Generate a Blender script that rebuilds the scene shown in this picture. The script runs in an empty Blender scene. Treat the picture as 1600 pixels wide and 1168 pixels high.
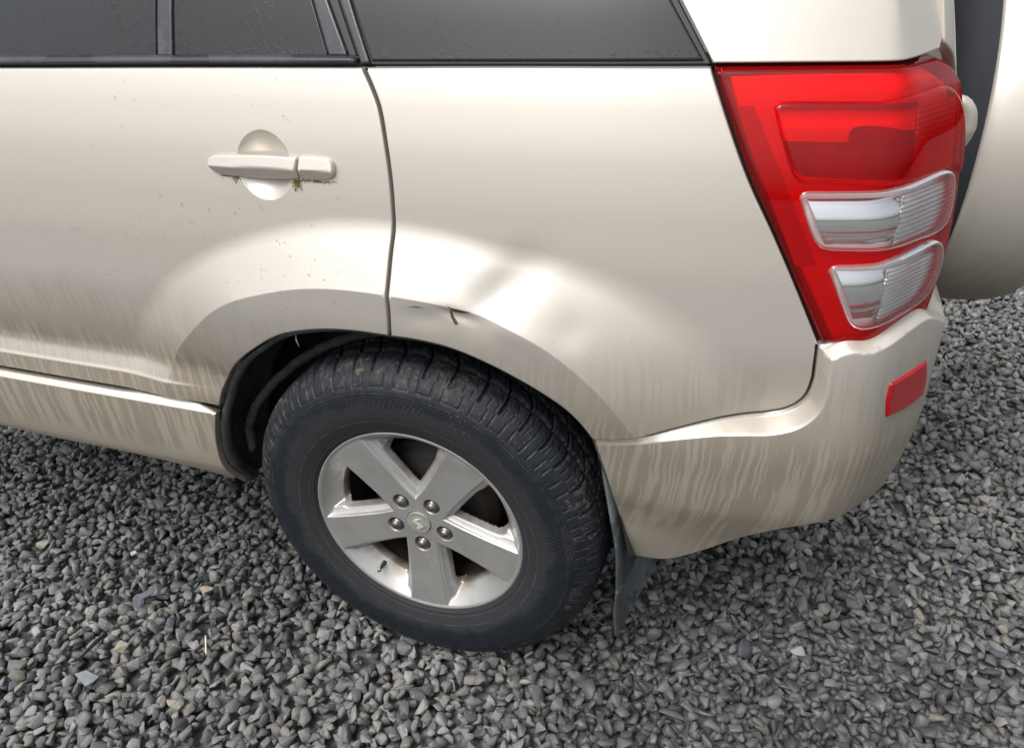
import bpy, bmesh, math, random
import numpy as np
from mathutils import Vector, Matrix
from mathutils.geometry import delaunay_2d_cdt

random.seed(7)
RNG = np.random.default_rng(7)
scene = bpy.context.scene
COL = scene.collection

# ------------------------------------------------------------------ camera
cam_data = bpy.data.cameras.new('camera')
cam = bpy.data.objects.new('camera', cam_data)
COL.objects.link(cam)
scene.camera = cam
_M = [[0.9451034, 0.32398646, -0.04257155], [-0.12766352, 0.48601293, 0.86457704], [-0.30080157, 0.81167987, -0.50069372]]
_R = Matrix((_M[0], _M[1], [-v for v in _M[2]])).transposed()
cam.matrix_world = Matrix.Translation((0.5786, -0.9631, 1.3342)) @ _R.to_4x4()
cam_data.sensor_width = 36
cam_data.lens = 1125.8/1600*36
cam_data.clip_start = .02
cam_data.clip_end = 600

# ------------------------------------------------------------------ light: overcast sky, veiled sun
SUN_EL, SUN_AZ = math.radians(58), math.radians(205)    # azimuth clockwise from +Y
world = bpy.data.worlds.new('World')
scene.world = world
world.use_nodes = True
wn = world.node_tree
bg = wn.nodes['Background']
sky = wn.nodes.new('ShaderNodeTexSky')
sky.sky_type = 'NISHITA'
sky.sun_disc = False
sky.sun_elevation = SUN_EL
sky.sun_rotation = SUN_AZ
sky.dust_density = 6
sky.air_density = 1.0
sky.ozone_density = 1.0
hsv = wn.nodes.new('ShaderNodeHueSaturation')
hsv.inputs['Saturation'].default_value = .22
wn.links.new(sky.outputs[0], hsv.inputs['Color'])
wn.links.new(hsv.outputs[0], bg.inputs['Color'])
bg.inputs['Strength'].default_value = .15
sd = bpy.data.lights.new('sun', 'SUN')
sd.energy = 1.2
sd.angle = math.radians(25)
sd.color = (1, .97, .93)
sun = bpy.data.objects.new('sun', sd)
COL.objects.link(sun)
_d = Vector((math.sin(SUN_AZ)*math.cos(SUN_EL), math.cos(SUN_AZ)*math.cos(SUN_EL), math.sin(SUN_EL)))
sun.rotation_euler = _d.to_track_quat('Z', 'Y').to_euler()
scene.view_settings.view_transform = 'Standard'
scene.view_settings.look = 'None'
scene.view_settings.gamma = 1
scene.view_settings.use_curve_mapping = False
scene.view_settings.exposure = 0.40
scene.cycles.max_bounces = 8
scene.cycles.transparent_max_bounces = 16

# ------------------------------------------------------------------ surface model (metres)
# ---- body surface: u runs along the side and round the rear corner, z is height ----
_ul = np.linspace(-3.0, 2.4, 2701)
_ang = np.radians(np.interp(_ul, [-3, -1.4, -.8, .30, .50, .70, .725, .785, .80, .88, .915, .955, 2.4],
                            [-1.5, -1.0, 0, 0, 4, 12, 16, 52, 55, 57, 62, 88, 89]))
_ang = np.convolve(np.pad(_ang, 8, mode='edge'), np.ones(17)/17, 'valid')
_du = _ul[1]-_ul[0]
_cx = np.cumsum(np.cos(_ang))*_du
_cy = np.cumsum(np.sin(_ang))*_du
_i0 = int(round((0-_ul[0])/_du))
_cx -= _cx[_i0]
_cy -= _cy[_i0]
HUB = 0.352

def plan(u):
    return np.interp(u, _ul, _cx), np.interp(u, _ul, _cy), np.interp(u, _ul, _ang)

def to3(u, z, o):
    """surface coordinates and outward offset to a point"""
    x, y, a = plan(u)
    return np.stack([x + np.sin(a)*o, y - np.cos(a)*o, z + 0*x], -1)

def sm(t):
    t = np.clip(t, 0, 1)
    return t*t*(3-2*t)

def curve(x, pts):
    """monotone cubic through points sorted by x"""
    P = np.array(sorted(pts)); X, Y = P[:, 0], P[:, 1]
    d = np.diff(Y)/np.diff(X)
    m = np.zeros(len(X))
    m[0], m[-1] = d[0], d[-1]
    for i in range(1, len(X)-1):
        m[i] = 0 if d[i-1]*d[i] <= 0 else 2*d[i-1]*d[i]/(d[i-1]+d[i])
    xc = np.clip(x, X[0], X[-1])
    i = np.clip(np.searchsorted(X, xc)-1, 0, len(X)-2)
    h = X[i+1]-X[i]; t = (xc-X[i])/h
    r = (2*t**3-3*t**2+1)*Y[i]+(t**3-2*t**2+t)*h*m[i]+(-2*t**3+3*t**2)*Y[i+1]+(t**3-t**2)*h*m[i+1]
    return r + np.where(x > X[-1], (x-X[-1])*m[-1], 0) + np.where(x < X[0], (x-X[0])*m[0], 0)

BASE = [(1.40, -.150), (1.30, -.100), (1.205, -.060), (1.19, -.0535), (1.15, -.040), (1.08, -.0235), (1.0, -.0125), (.92, -.0075),
        (.84, -.0085), (.75, -.016), (.68, -.026), (.64, -.033), (.55, -.05), (.40, -.09)]
R_IN = [(-30, .53), (10, .53), (36, .533), (47, .543), (58, .548), (75, .534), (87, .526), (110, .541), (125, .562), (135, .570), (150, .590), (175, .60)]
R_OUT = [(0, .74), (35, .733), (44, .725), (53, .705), (61, .678), (74, .642), (88, .637), (106, .641), (127, .669), (146, .70), (175, .74)]
R_EDGE = [(-10, .455), (8, .457), (38.7, .471), (48, .469), (60, .457), (74.5, .45), (88, .446), (105.6, .453), (116, .464), (125, .467), (136, .471), (150, .454), (175, .403), (185, .40)]

def flare(u, z):
    dx = u; dz = z-HUB
    r = np.hypot(dx, dz); ph = np.degrees(np.arctan2(dz, dx)); ph = np.where(ph < -90, ph+360, ph)
    ri = curve(ph, R_IN); ro = curve(ph, R_OUT)
    t = (ro-r)/(ro-ri)
    e = .30
    tt = np.clip(t, 0, 1)
    s = np.where(tt < e, tt*tt/(2*e), tt-e/2)/(1-e/2)
    # how high the shoulder stands: full over the arch, fading low at both ends
    amp = np.interp(ph, [-20, 5, 25, 60, 120, 140, 158, 172], [0.006, .034, .055, .052, .043, .034, .012, 0.0])
    lip = np.clip(t-1, 0, 3)*(ro-ri)
    k = .0012
    return amp*s - lip*.06*np.clip(amp/.03, 0, 1)

def dent(u, z):
    def g(cu, cz, su, sz, rot, a):
        c, s = np.cos(rot), np.sin(rot)
        p = (u-cu)*c+(z-cz)*s; q = -(u-cu)*s+(z-cz)*c
        return a*np.exp(-(p/su)**2-(q/sz)**2)
    d = g(.212, .886, .064, .033, np.radians(44), -.0125)
    d += g(.150, .855, .030, .010, np.radians(-14), -.0045)
    d += g(.215, .845, .070, .017, np.radians(-20), .0018)
    d += g(.100, .845, .050, .020, np.radians(5), -.0035)
    d += g(.325, .840, .028, .030, np.radians(0), -.0028)
    return d

def body_o(u, z):
    o = curve(z, BASE)
    f = flare(u, z)
    # low crease along the door: the skin kicks out above the sill
    m = sm((-u-.36)/.16)
    m2 = sm((-u-.42)/.14)
    tk = np.clip((.664-z)/.056, 0, 1)
    k = .023*np.where(tk < .5, tk*tk, tk-.25)/.75
    low = (1-m2)*sm((-u-.36)/.07)*.020*sm((.665-z)/.09)
    zz = np.clip(.64-z, 0, 1)
    o = o + f + m2*k + low
    # under the crease the skin stands upright instead of tucking in
    o = o + m*np.clip(.615-z, 0, .3)*.25 + (1-m)*np.clip(.64-z, 0, .4)*.30*sm((u+.5)/.2)
    o = o + dent(u, z)
    return o

def win_o(u, z):
    return curve(z, [(1.205, -.060), (1.30, -.100), (1.40, -.150)]) - .004

def poly_dist(u, z, P, closed=False):
    """distance from points to a polyline"""
    P = np.asarray(P, float); d = np.full(np.shape(u), 9.0)
    n = len(P) if closed else len(P)-1
    for i in range(n):
        a = P[i]; b = P[(i+1) % len(P)]; e = b-a
        t = np.clip(((u-a[0])*e[0]+(z-a[1])*e[1])/(e@e+1e-12), 0, 1)
        d = np.minimum(d, np.hypot(u-a[0]-t*e[0], z-a[1]-t*e[1]))
    return d

SEAM = [(.3585, .6333), (.3959, .6393), (.4376, .6531), (.4956, .6755), (.553, .6931), (.5915, .7006), (.6298, .7064), (.6614, .7187), (.6794, .7398), (.685, .7701), (.6834, .799), (.6813, .8308), (.72, .832), (.777, .828), (.85, .829), (.9344, .831), (1.7, .832)]

def bumper_o(u, z):
    o = curve(z, [(.86, .016), (.80, .019), (.74, .020), (.66, .021), (.58, .013), (.52, .002), (.47, -.016), (.42, -.036), (.36, -.056)])
    # towards the wheel the skin runs back to the arch
    o = o - .003*sm((.66-u)/.26)
    dx = u; dz = z-HUB
    r = np.hypot(dx, dz); ph = np.degrees(np.arctan2(dz, dx))
    lim = np.interp(ph, [0, 10, 20, 36], [.50, .512, .52, .53])
    o = o - np.clip(lim-r, 0, .2)*.10*sm((ph-4)/14)
    d = poly_dist(u, z, SEAM)
    q = np.clip((d-.001)/.0135, 0, 1)
    w = np.where(q < .8, q/.9, 1-(1-q)**2/.36)
    return o*w + (np.minimum(body_o(u, z), o)-.005)*(1-w)

def lamp_o(u, z):
    zt = np.interp(u, [.50, .70, .76, .82, .95], [1.196, 1.190, 1.182, 1.172, 1.160])
    return curve(z, BASE)+.005-.32*np.clip(z-zt, 0, .05)

def pillar_o(u, z):
    return win_o(u, z)+.006


L = {
 'rear_door': [[(-2.0,1.2025),(-0.7519,1.2023),(-0.3264,1.203),(-0.0138,1.2027)],[(-0.0138,1.2027),(0.0028,1.1758),(0.0162,1.1476),(0.027,1.093),(0.0325,1.0375),(0.0326,0.9986),(0.0311,0.9424),(0.0311,0.8976),(0.0295,0.8567),(0.0214,0.7984)],[(0.0214,0.7984),(-0.0505,0.7983),(-0.1154,0.7918),(-0.2015,0.769),(-0.2731,0.7277),(-0.3393,0.6776),(-0.3936,0.6137),(-0.4173,0.5641)],[(-0.4173,0.5641),(-0.47,0.566),(-0.7,0.5655),(-1.0,0.5655),(-2.0,0.5655)],[(-2.0,0.5655),(-2.0,1.2025)]],
 'quarter_panel': [[(-0.0138,1.2027),(0.2222,1.2033),(0.4969,1.2022)],[(0.4969,1.2022),(0.526,1.1371),(0.5596,1.0671),(0.601,0.9943),(0.6377,0.9258),(0.6855,0.832)],[(0.6855,0.832),(0.6813,0.8308)],[(0.6813,0.8308),(0.6834,0.799),(0.685,0.7701),(0.6794,0.7398),(0.6614,0.7187),(0.6298,0.7065),(0.5912,0.7019),(0.5526,0.6964),(0.4958,0.6816),(0.4389,0.6627)],[(0.4389,0.6627),(0.3983,0.6503),(0.3612,0.6426)],[(0.3612,0.6426),(0.341,0.6743),(0.3157,0.7022),(0.2746,0.7301),(0.2329,0.7522),(0.1801,0.7749),(0.1262,0.7913),(0.0698,0.7979),(0.0214,0.7984)],[(0.0214,0.7984),(0.0295,0.8567),(0.0311,0.8976),(0.0311,0.9424),(0.0326,0.9986),(0.0325,1.0375),(0.027,1.093),(0.0162,1.1476),(0.0028,1.1758),(-0.0138,1.2027)]],
 'sill': [[(-2.0,0.5625),(-1.0,0.5625),(-0.7,0.5625),(-0.47,0.5625),(-0.4241,0.5545)],[(-0.4241,0.5545),(-0.4425,0.4982),(-0.4576,0.4295),(-0.4625,0.367),(-0.4613,0.3163)],[(-0.4613,0.3163),(-0.5652,0.3552),(-0.7616,0.3717),(-0.9612,0.368),(-1.1498,0.374),(-2.0,0.375)],[(-2.0,0.375),(-2.0,0.5625)]],
 'bumper': [[(0.3612,0.6426),(0.3983,0.6503),(0.4389,0.6627)],[(0.4389,0.6627),(0.4958,0.6816),(0.5526,0.6964),(0.5912,0.7019),(0.6298,0.7065),(0.6614,0.7187),(0.6794,0.7398),(0.685,0.7701),(0.6834,0.799),(0.6813,0.8308)],[(0.6813,0.8308),(0.7148,0.8474),(0.7483,0.8473),(0.7871,0.8586),(0.8617,0.8645),(0.945,0.832),(1.02,0.832),(1.7,0.832)],[(1.7,0.832),(1.7,0.46)],[(1.7,0.46),(1.1,0.47),(0.95,0.462),(0.7598,0.5057),(0.651,0.4621),(0.5614,0.3808),(0.4921,0.3275),(0.4297,0.3211)],[(0.4297,0.3211),(0.4059,0.4299),(0.3836,0.5534),(0.3612,0.6426)]],
 'pillar_panel': [[(0.4411,1.2854),(0.4647,1.2512),(0.4969,1.2032)],[(0.4969,1.2032),(0.6076,1.2024),(0.7349,1.2009),(0.7997,1.2017),(0.868,1.206)],[(0.868,1.206),(0.8901,1.2327),(0.8847,1.2683),(0.86,1.42)],[(0.86,1.42),(0.4,1.42)],[(0.4,1.42),(0.4411,1.2854)]],
 'tail_lamp': [[(0.4988,1.2012),(0.6076,1.2007),(0.7364,1.1993),(0.8088,1.1991),(0.868,1.2)],[(0.868,1.2),(0.905,1.185),(0.922,1.16),(0.925,1.05),(0.922,0.95),(0.915,0.89),(0.905,0.842)],[(0.905,0.842),(0.8308,0.8355),(0.7683,0.8321),(0.7256,0.8349),(0.6853,0.8368)],[(0.6853,0.8368),(0.6374,0.9279),(0.601,0.996),(0.5599,1.0684),(0.5274,1.138),(0.4988,1.2012)]],
 'pod_red': [[(0.5789,1.1539),(0.5837,1.1605),(0.6412,1.1613),(0.7072,1.1608),(0.7479,1.1637),(0.8043,1.1665),(0.8572,1.167),(0.8833,1.1586),(0.912,1.125),(0.912,1.05),(0.8795,1.0616),(0.8403,1.0606),(0.7767,1.0613),(0.725,1.0597),(0.661,1.0628),(0.623,1.0643),(0.6124,1.0737),(0.5933,1.1152),(0.5789,1.1539)]],
 'pod_upper': [[(0.6233,1.046),(0.6272,1.0524),(0.6615,1.0541),(0.7244,1.055),(0.7509,1.0581),(0.7932,1.0624),(0.858,1.0628),(0.8781,1.054),(0.8853,1.02),(0.8783,0.9906),(0.8563,0.9796),(0.7891,0.9805),(0.7372,0.977),(0.6967,0.9772),(0.6627,0.9795),(0.6521,0.9863),(0.6371,1.0133),(0.6233,1.046)]],
 'pod_lower': [[(0.6739,0.948),(0.6776,0.9552),(0.7079,0.958),(0.736,0.9597),(0.7623,0.9652),(0.808,0.9689),(0.8568,0.9677),(0.8787,0.9539),(0.8858,0.9184),(0.8739,0.89),(0.8478,0.8758),(0.7837,0.8697),(0.7517,0.8635),(0.7296,0.8629),(0.7155,0.8704),(0.6973,0.9017),(0.6739,0.948)]],
 'backing': [[(0.5206,1.189),(0.6105,1.1915),(0.7657,1.19),(0.8486,1.1876),(0.86,1.185)],[(0.86,1.185),(0.905,1.155),(0.912,1.05),(0.908,0.95),(0.895,0.87)],[(0.895,0.87),(0.8454,0.8299),(0.7932,0.8278),(0.7022,0.8391)],[(0.7022,0.8391),(0.6467,0.9356),(0.6125,0.9996),(0.5704,1.0726),(0.5347,1.1503),(0.5206,1.189)]],
 'retro': [[(0.5367,1.1538),(0.5555,1.1545)],[(0.5555,1.1545),(0.6073,1.0575),(0.6618,0.95)],[(0.6618,0.95),(0.634,0.9495)],[(0.634,0.9495),(0.5802,1.0572),(0.5367,1.1538)]],
 'bowl': [[(0.5991,1.1122),(0.6795,1.1102)],[(0.6795,1.1102),(0.6823,1.126),(0.8075,1.1182)],[(0.8075,1.1182),(0.7925,1.061)],[(0.7925,1.061),(0.6888,1.0658),(0.6286,1.0692)],[(0.6286,1.0692),(0.6142,1.0803),(0.5991,1.1122)]],
 'bar': [[(0.5849,1.1512),(0.5907,1.1563),(0.8116,1.1515)],[(0.8116,1.1515),(0.8112,1.1455)],[(0.8112,1.1455),(0.6693,1.1509),(0.5849,1.1512)]],
 'ribbed_red': [[(0.8163,1.1439),(0.9289,1.1446)],[(0.9289,1.1446),(0.9146,1.0526)],[(0.9146,1.0526),(0.799,1.0601)],[(0.799,1.0601),(0.8163,1.1439)]],
 'box_upper': [[(0.6355,1.0412),(0.774,1.0424)],[(0.774,1.0424),(0.7666,0.9703)],[(0.7666,0.9703),(0.6684,0.9769)],[(0.6684,0.9769),(0.6355,1.0412)]],
 'ribbed_upper': [[(0.7756,1.0422),(0.9135,1.041)],[(0.9135,1.041),(0.9455,0.9804),(0.8967,0.9723)],[(0.8967,0.9723),(0.768,0.9701)],[(0.768,0.9701),(0.7756,1.0422)]],
 'box_lower': [[(0.6866,0.945),(0.7628,0.944)],[(0.7628,0.944),(0.7666,0.8568)],[(0.7666,0.8568),(0.7286,0.8635)],[(0.7286,0.8635),(0.6866,0.945)]],
 'ribbed_lower': [[(0.7641,0.9438),(0.9075,0.9392)],[(0.9075,0.9392),(0.9192,0.8782),(0.888,0.8658)],[(0.888,0.8658),(0.7681,0.8565)],[(0.7681,0.8565),(0.7641,0.9438)]],
 'bumper_reflector': [[(0.7838,0.773),(0.831,0.7731),(0.8812,0.7749)],[(0.8812,0.7749),(0.8969,0.7379),(0.9013,0.7067)],[(0.9013,0.7067),(0.8502,0.7042),(0.7926,0.7115)],[(0.7926,0.7115),(0.7842,0.7444),(0.7838,0.773)]],
 'glass_front': [[(-2.0,1.213),(-0.7614,1.2166),(-0.4069,1.217)],[(-0.4069,1.217),(-0.4105,1.311)],[(-0.4105,1.311),(-0.6,1.42)],[(-0.6,1.42),(-2.0,1.42)],[(-2.0,1.42),(-2.0,1.213)]],
 'glass_mid': [[(-0.3725,1.2168),(-0.2091,1.2161),(-0.0788,1.2155)],[(-0.0788,1.2155),(-0.1153,1.2985)],[(-0.1153,1.2985),(-0.17,1.42)],[(-0.17,1.42),(-0.52,1.42)],[(-0.52,1.42),(-0.3751,1.31)],[(-0.3751,1.31),(-0.3725,1.2168)]],
 'division': [[(-0.401,1.2166),(-0.3694,1.2165)],[(-0.3694,1.2165),(-0.3733,1.3102)],[(-0.3733,1.3102),(-0.525,1.42)],[(-0.525,1.42),(-0.56,1.42)],[(-0.56,1.42),(-0.4033,1.311)],[(-0.4033,1.311),(-0.401,1.2166)]],
 'door_frame': [[(-0.0746,1.2152),(-0.0414,1.2151)],[(-0.0414,1.2151),(-0.0865,1.2997)],[(-0.0865,1.2997),(-0.13,1.42)],[(-0.13,1.42),(-0.165,1.42)],[(-0.165,1.42),(-0.1111,1.3003)],[(-0.1111,1.3003),(-0.0746,1.2152)]],
 'belt_moulding': [[(-2.0,1.2055),(-0.7494,1.2045),(-0.3248,1.205),(-0.0269,1.2047)],[(-0.0269,1.2047),(-0.0241,1.2105),(-0.032,1.2156),(-0.0441,1.2165)],[(-0.0441,1.2165),(-0.2019,1.2181),(-0.4568,1.2183),(-0.749,1.2187),(-2.0,1.219)],[(-2.0,1.219),(-2.0,1.2055)]],
 'frame_seal': [[(-0.0443,1.2143),(-0.025,1.204)],[(-0.025,1.204),(-0.0719,1.2989)],[(-0.0719,1.2989),(-0.12,1.42)],[(-0.12,1.42),(-0.128,1.42)],[(-0.128,1.42),(-0.0897,1.2994)],[(-0.0897,1.2994),(-0.0443,1.2143)]],
 'glass_trim': [[(-0.0189,1.2049),(-0.0027,1.2049)],[(-0.0027,1.2049),(-0.0227,1.2468),(-0.0469,1.2986)],[(-0.0469,1.2986),(-0.055,1.42)],[(-0.055,1.42),(-0.1,1.42)],[(-0.1,1.42),(-0.0655,1.2991)],[(-0.0655,1.2991),(-0.0189,1.2049)]],
 'side_glass': [[(-0.0019,1.208),(0.2201,1.2074),(0.4856,1.2068)],[(0.4856,1.2068),(0.4286,1.2855)],[(0.4286,1.2855),(0.36,1.42)],[(0.36,1.42),(-0.05,1.42)],[(-0.05,1.42),(-0.0459,1.2985)],[(-0.0459,1.2985),(-0.0019,1.208)]],
 'glass_rubber': [[(-0.0227,1.203),(0.2195,1.2028),(0.4959,1.202)],[(0.4959,1.202),(0.4625,1.2505),(0.4385,1.285)],[(0.4385,1.285),(0.4,1.42)],[(0.4,1.42),(-0.05,1.42)],[(-0.05,1.42),(-0.0531,1.2985)],[(-0.0531,1.2985),(-0.0227,1.203)]],
 'handle_grip': [[(-0.3023,1.0668),(-0.2923,1.0721),(-0.2408,1.0759),(-0.1848,1.0777),(-0.1261,1.0759)],[(-0.1261,1.0759),(-0.1305,1.0387)],[(-0.1305,1.0387),(-0.2154,1.0369),(-0.2789,1.0382),(-0.2936,1.0427),(-0.3022,1.0526),(-0.3023,1.0668)]],
 'handle_end': [[(-0.1235,1.0779),(-0.0839,1.0764),(-0.0682,1.0722),(-0.0632,1.0638),(-0.0645,1.0504),(-0.0699,1.0424),(-0.0843,1.0388),(-0.1281,1.0388)],[(-0.1281,1.0388),(-0.1235,1.0779)]],
 'cup_c': [[(-0.1959,1.0587),(-0.25,1.0566),(-0.1434,1.0607),(-0.1899,1.1092),(-0.2051,1.0024)]],
 'rust': [[(0.1366,0.8633),(0.1402,0.861),(0.142,0.8527),(0.1462,0.8459),(0.1493,0.84),(0.1439,0.8385),(0.1409,0.8435),(0.1369,0.8515),(0.1366,0.8633)]],
 'crack': [[(0.1339,0.8725),(0.139,0.8688),(0.1513,0.8664),(0.1723,0.8621)],[(0.1723,0.8621),(0.1569,0.8592),(0.1424,0.8612),(0.1339,0.8725)]],
 'scuff': [[(0.0646,0.8619),(0.0807,0.8646),(0.0949,0.8635)],[(0.0949,0.8635),(0.0824,0.862),(0.0646,0.8619)]],
}


# ------------------------------------------------------------------ material helpers
class NT:
    def __init__(s, name):
        s.m = bpy.data.materials.new(name)
        s.m.use_nodes = True
        s.t = s.m.node_tree
        s.b = s.t.nodes['Principled BSDF']
        s.out = s.t.nodes['Material Output']
        s.geo = None

    def n(s, kind, **kw):
        nd = s.t.nodes.new(kind)
        for k, v in kw.items():
            if k.startswith('_'):
                setattr(nd, k[1:], v)
            else:
                s.set(nd.inputs[int(k[1:]) if k[0] == 'i' and k[1:].isdigit() else k], v)
        return nd

    def set(s, sock, v):
        if isinstance(v, bpy.types.NodeSocket):
            s.t.links.new(v, sock)
        elif isinstance(v, (tuple, list)) and len(v) == 3 and sock.type == 'RGBA':
            sock.default_value = (*v, 1)
        else:
            sock.default_value = v

    def pos(s):
        return s.n('ShaderNodeNewGeometry').outputs['Position']

    def math(s, op, a, b=0.0, c=0.0, clamp=False):
        nd = s.n('ShaderNodeMath', _operation=op, _use_clamp=clamp, i0=a, i1=b)
        if op in ('MULTIPLY_ADD', 'SMOOTH_MIN'):
            s.set(nd.inputs[2], c)
        return nd.outputs[0]

    def ramp(s, v, a, b, lo=0.0, hi=1.0, smooth=True):
        nd = s.n('ShaderNodeMapRange', _interpolation_type='SMOOTHSTEP' if smooth else 'LINEAR', i0=v, i1=a, i2=b, i3=lo, i4=hi)
        return nd.outputs[0]

    def mix(s, f, a, b, mode='MIX'):
        nd = s.n('ShaderNodeMix', _data_type='RGBA', _blend_type=mode)
        s.set(nd.inputs[0], f); s.set(nd.inputs[6], a); s.set(nd.inputs[7], b)
        return nd.outputs[2]

    def noise(s, vec, scale, detail=3.0, rough=.5, dist=0.0):
        return s.n('ShaderNodeTexNoise', Vector=vec, Scale=scale, Detail=detail, Roughness=rough, Distortion=dist).outputs['Fac']

    def scale(s, vec, sx, sy, sz):
        return s.n('ShaderNodeVectorMath', _operation='MULTIPLY', i0=vec, i1=Vector((sx, sy, sz))).outputs[0]

    def xyz(s, vec):
        o = s.n('ShaderNodeSeparateXYZ', i0=vec).outputs
        return o[0], o[1], o[2]

    def bump(s, h, strength, dist=.001):
        nd = s.n('ShaderNodeBump', Strength=strength, Distance=dist, Height=h)
        s.set(s.b.inputs['Normal'], nd.outputs[0])

    def p(s, **kw):
        names = dict(color='Base Color', rough='Roughness', metal='Metallic', coat='Coat Weight', coatr='Coat Roughness', ior='IOR', spec='Specular IOR Level', trans='Transmission Weight')
        for k, v in kw.items():
            s.set(s.b.inputs[names[k]], v)
        return s


def paint_material():
    k = NT('champagne_paint')
    P = k.pos()
    x, y, z = k.xyz(P)
    # dirty film lives low on the body; rain has run down it in streaks
    along = k.math('MULTIPLY_ADD', y, .75, x)
    v = k.n('ShaderNodeCombineXYZ', i0=along, i1=0.0, i2=z).outputs[0]
    wob = k.noise(k.scale(v, 14, 1, 26), 1.0, 2)
    along2 = k.math('MULTIPLY_ADD', k.math('SUBTRACT', wob, .5), .012, along)
    v2 = k.n('ShaderNodeCombineXYZ', i0=k.math('MULTIPLY', along2, 88.0), i1=0.0, i2=k.math('MULTIPLY', z, 3.2)).outputs[0]
    run = k.noise(v2, 1.0, 2.5, .6)
    v3 = k.n('ShaderNodeCombineXYZ', i0=k.math('MULTIPLY', along2, 150.0), i1=3.0, i2=k.math('MULTIPLY', z, 7.0)).outputs[0]
    run2 = k.noise(v3, 1.0, 2.0, .6)
    runs = k.math('MULTIPLY_ADD', k.math('SUBTRACT', run2, .5), .30, run)
    # dry dust between the wetted runs
    edge = k.noise(P, 300.0, 2)
    runs = k.math('MULTIPLY_ADD', k.math('SUBTRACT', edge, .5), .035, runs)
    dry = k.ramp(runs, .515, .53)
    big = k.noise(k.scale(P, 5, 5, 5), 1.0, 3)
    zz = k.math('MULTIPLY_ADD', k.math('SUBTRACT', big, .5), .12, z)
    nz = k.xyz(k.n('ShaderNodeNewGeometry').outputs['Normal'])[2]
    shed = k.ramp(nz, .16, .42, 1.0, .12)          # upward slopes carry less film
    film = k.math('MULTIPLY', k.ramp(zz, .84, .64), shed)
    low = k.math('MAXIMUM', k.ramp(zz, .41, .46), k.ramp(x, .45, .6))            # bottom rim stays evenly dusted
    dryall = k.math('MAXIMUM', dry, k.math('SUBTRACT', 1.0, low))
    base = (.580, .547, .495)
    wetc = k.mix(film, base, (.262, .232, .186))
    dust = (.335, .303, .250)
    col = k.mix(k.math('MULTIPLY', dryall, k.math('MULTIPLY', film, .85)), wetc, dust)
    # peppering of road specks
    sp = k.n('ShaderNodeTexVoronoi', Vector=P, Scale=75.0).outputs
    spk = k.ramp(sp['Distance'], .075, .055)
    dens = k.ramp(k.noise(P, 9.0, 2), .52, .62)
    col = k.mix(k.math('MULTIPLY', k.math('MULTIPLY', spk, dens), k.ramp(z, 1.15, .75, .12, .75)), col, (.10, .075, .05))
    fine = k.noise(P, 900.0, 2)
    col = k.mix(k.ramp(fine, .35, .7, 0.0, .10), col, (.42, .36, .28))
    rough = k.math('MULTIPLY_ADD', k.math('MULTIPLY', dryall, film), .12, .385)
    rough = k.math('MULTIPLY_ADD', film, .10, rough)
    k.p(color=col, metal=k.ramp(film, 0.0, 1.0, .48, .25), rough=rough, coat=k.ramp(film, 0.0, 1.0, .35, .05), coatr=.10)
    k.bump(k.noise(P, 1600.0, 2), .05, .0003)
    return k.m


def simple(name, color, rough=.5, metal=0.0, coat=0.0, grain=0.0, gscale=60.0, color2=None, bump=0.0, bscale=300.0, spec=None):
    k = NT(name)
    P = k.n('ShaderNodeTexCoord').outputs['Object']
    c = color
    if color2 is not None:
        c = k.mix(k.ramp(k.noise(P, gscale, 4, .6), .38, .64), color, color2)
    k.p(color=c, rough=rough, metal=metal, coat=coat)
    if spec is not None:
        k.p(spec=spec)
    if bump:
        k.bump(k.noise(P, bscale, 3, .6), bump, .001)
    return k.m


def shell_material(name, tint, haze=0.0, rough=.04, hazecol=(.8, .8, .8)):
    """thin moulded plastic: tinted see-through sheet with a glossy skin"""
    k = NT(name)
    tr = k.n('ShaderNodeBsdfTransparent', Color=tint)
    gl = k.n('ShaderNodeBsdfGlossy', Color=(1, 1, 1), Roughness=rough)
    fr = k.n('ShaderNodeFresnel', IOR=1.42)
    mx = k.n('ShaderNodeMixShader')
    k.set(mx.inputs[0], fr.outputs[0]); k.set(mx.inputs[1], tr.outputs[0]); k.set(mx.inputs[2], gl.outputs[0])
    last = mx
    if haze:
        df = k.n('ShaderNodeBsdfDiffuse', Color=hazecol)
        m2 = k.n('ShaderNodeMixShader')
        k.set(m2.inputs[0], haze); k.set(m2.inputs[1], mx.outputs[0]); k.set(m2.inputs[2], df.outputs[0])
        last = m2
    k.t.links.new(last.outputs[0], k.out.inputs['Surface'])
    return k.m


def glass_material(name, base, lo=.765, sx=95.0):
    """privacy glass, wet, with beads of rain and a dusty film"""
    k = NT(name)
    P = k.pos()
    x, y, z = k.xyz(P)
    v = k.scale(P, 1, 1, .45)
    n1 = k.noise(v, sx, 3, .6, .2)
    area = k.noise(v, 13.0, 2)
    sc = k.math('MULTIPLY_ADD', area, .35, n1)
    near = k.ramp(z, 1.236, 1.216, 0.0, .10)
    wet = k.ramp(k.math('ADD', sc, near), lo, lo+.02)
    streak = k.noise(k.scale(P, 160, 160, 6), 1.0, 2)
    col = k.mix(k.ramp(streak, .3, .7), base, tuple(c*1.12 for c in base))
    col = k.mix(k.math('MULTIPLY', wet, .72), col, (.010, .012, .014))
    k.p(color=col, rough=k.ramp(wet, 0.0, 1.0, .22, .06), spec=.32, coat=.12, coatr=.03)
    k.bump(k.math('ADD', wet, k.math('MULTIPLY', n1, .2)), .25, .0006)
    return k.m


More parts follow.
